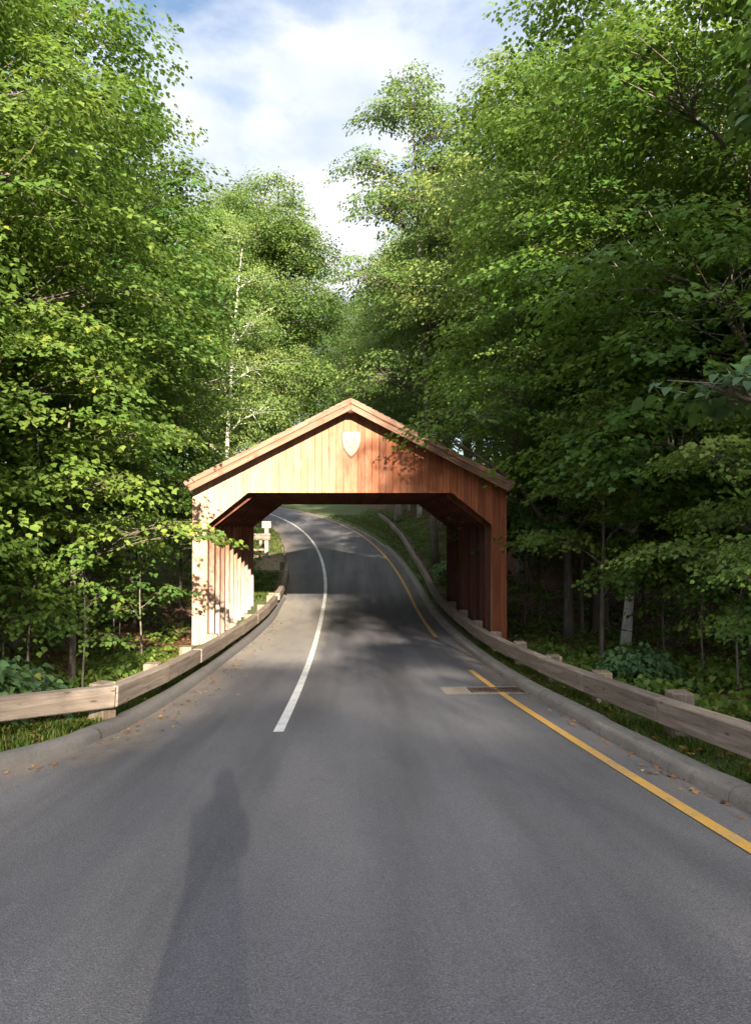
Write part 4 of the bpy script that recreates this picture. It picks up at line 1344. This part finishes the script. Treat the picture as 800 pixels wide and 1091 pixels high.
# ------------------------------------------------------------------ the viewer, whose long shadow lies on the road
def person():
    J = {}
    verts, edges, rad = [], [], []
    def j(name, p, r_, parent=None):
        J[name] = len(verts); verts.append(p); rad.append(r_)
        if parent:
            edges.append((J[parent], J[name]))
    j('pelvis', (0, 0, 0.95), (0.19, 0.14))
    j('waist', (0, 0.0, 1.10), (0.17, 0.12), 'pelvis')
    j('chest', (0, 0.0, 1.30), (0.175, 0.12), 'waist')
    j('collar', (0, 0.0, 1.44), (0.11, 0.09), 'chest')
    j('neck', (0, 0.01, 1.51), (0.057, 0.06), 'collar')
    j('chin', (0, 0.025, 1.57), (0.066, 0.075), 'neck')
    j('head', (0, 0.02, 1.66), (0.078, 0.095), 'chin')
    j('crown', (0, 0.005, 1.735), (0.055, 0.07), 'head')
    for s, n in ((-1, 'l'), (1, 'r')):
        j('hip' + n, (s * 0.11, 0, 0.86), (0.115, 0.11), 'pelvis')
        j('knee' + n, (s * 0.135, 0.015, 0.49), (0.085, 0.085), 'hip' + n)
        j('calf' + n, (s * 0.14, -0.012, 0.34), (0.078, 0.08), 'knee' + n)
        j('ankle' + n, (s * 0.145, -0.02, 0.09), (0.06, 0.06), 'calf' + n)
        j('toe' + n, (s * 0.145, 0.14, 0.045), (0.042, 0.034), 'ankle' + n)
        j('shoulder' + n, (s * 0.17, 0.0, 1.41), (0.062, 0.062), 'collar')
        j('elbow' + n, (s * 0.165, 0.17, 1.19), (0.044, 0.044), 'shoulder' + n)
        j('wrist' + n, (s * 0.10, 0.36, 1.37), (0.028, 0.028), 'elbow' + n)
        j('palm' + n, (s * 0.078, 0.41, 1.43), (0.034, 0.022), 'wrist' + n)
        for q, (fx_, ln) in enumerate(((0.022, 0.055), (0.008, 0.062), (-0.006, 0.058), (-0.02, 0.046))):
            b = (s * (0.078 + fx_ * 0.3), 0.425 + 0.006 * q, 1.455 - 0.010 * q)
            j(f'f{q}a' + n, (b[0] - s * 0.006, b[1] + 0.012, b[2] + ln * 0.5), (0.0095, 0.0095), 'palm' + n)
            j(f'f{q}b' + n, (b[0] - s * 0.022, b[1] + 0.004, b[2] + ln * 0.85), (0.008, 0.008), f'f{q}a' + n)
        j('thumba' + n, (s * 0.055, 0.39, 1.455), (0.012, 0.012), 'palm' + n)
        j('thumbb' + n, (s * 0.035, 0.40, 1.485), (0.009, 0.009), 'thumba' + n)
    me = bpy.data.meshes.new('person')
    me.from_pydata(verts, edges, [])
    o = bpy.data.objects.new('person', me)
    C.objects.link(o)
    md = o.modifiers.new('skin', 'SKIN')
    md.use_smooth_shade = True
    for i, r_ in enumerate(rad):
        o.data.skin_vertices[0].data[i].radius = r_
    o.data.skin_vertices[0].data[0].use_root = True
    o.modifiers.new('sub', 'SUBSURF').render_levels = 2
    o.modifiers['sub'].levels = 2
    dg_ = bpy.context.evaluated_depsgraph_get()
    m2 = bpy.data.meshes.new_from_object(o.evaluated_get(dg_))
    o.modifiers.clear()
    o.data = m2
    skin = mat_plain('skin', (0.45, 0.27, 0.19), (0.52, 0.32, 0.23), 30, 0.55)
    shirt = mat_plain('blue_grey_shirt', (0.10, 0.13, 0.18), (0.14, 0.17, 0.23), 60, 0.9)
    jeans = mat_plain('dark_trousers', (0.03, 0.035, 0.05), (0.05, 0.055, 0.075), 60, 0.9)
    shoe = mat_plain('brown_shoe', (0.05, 0.03, 0.02), (0.08, 0.05, 0.03), 40, 0.6)
    m2.materials.clear()
    for m in (skin, shirt, jeans, shoe):
        m2.materials.append(m)
    for p in m2.polygons:
        z = p.center.z; y = p.center.y
        p.material_index = 3 if z < 0.10 else 2 if z < 0.99 else 0 if (z > 1.475 or y > 0.30) else 1
        p.use_smooth = True
    # face: eyes and nose as part of the same figure's children, hair cap
    hair = mat_plain('brown_hair', (0.03, 0.018, 0.01), (0.07, 0.04, 0.022), 80, 0.6)
    bm = bmesh.new()
    bmesh.ops.create_uvsphere(bm, u_segments=20, v_segments=12, radius=1.0)
    bmesh.ops.delete(bm, geom=[v for v in bm.verts if v.co.z < -0.35 or (v.co.y > 0.55 and v.co.z < 0.35)], context='VERTS')
    for v in bm.verts:
        v.co = Vector((v.co.x * 0.088, v.co.y * 0.108 + 0.005, v.co.z * 0.10 + 1.675))
    hm = bpy.data.meshes.new('hair'); bm.to_mesh(hm); bm.free()
    link_mesh('hair', hm, hair, o, True)
    tag(o, 'person behind the viewpoint whose long shadow falls on the road, raising both hands', 'person')
    return o


pr = person()
pr.location = (-0.05, -0.95, float(road_z(-0.95)) + 0.0)
pr.rotation_euler = (0, 0, R(3))
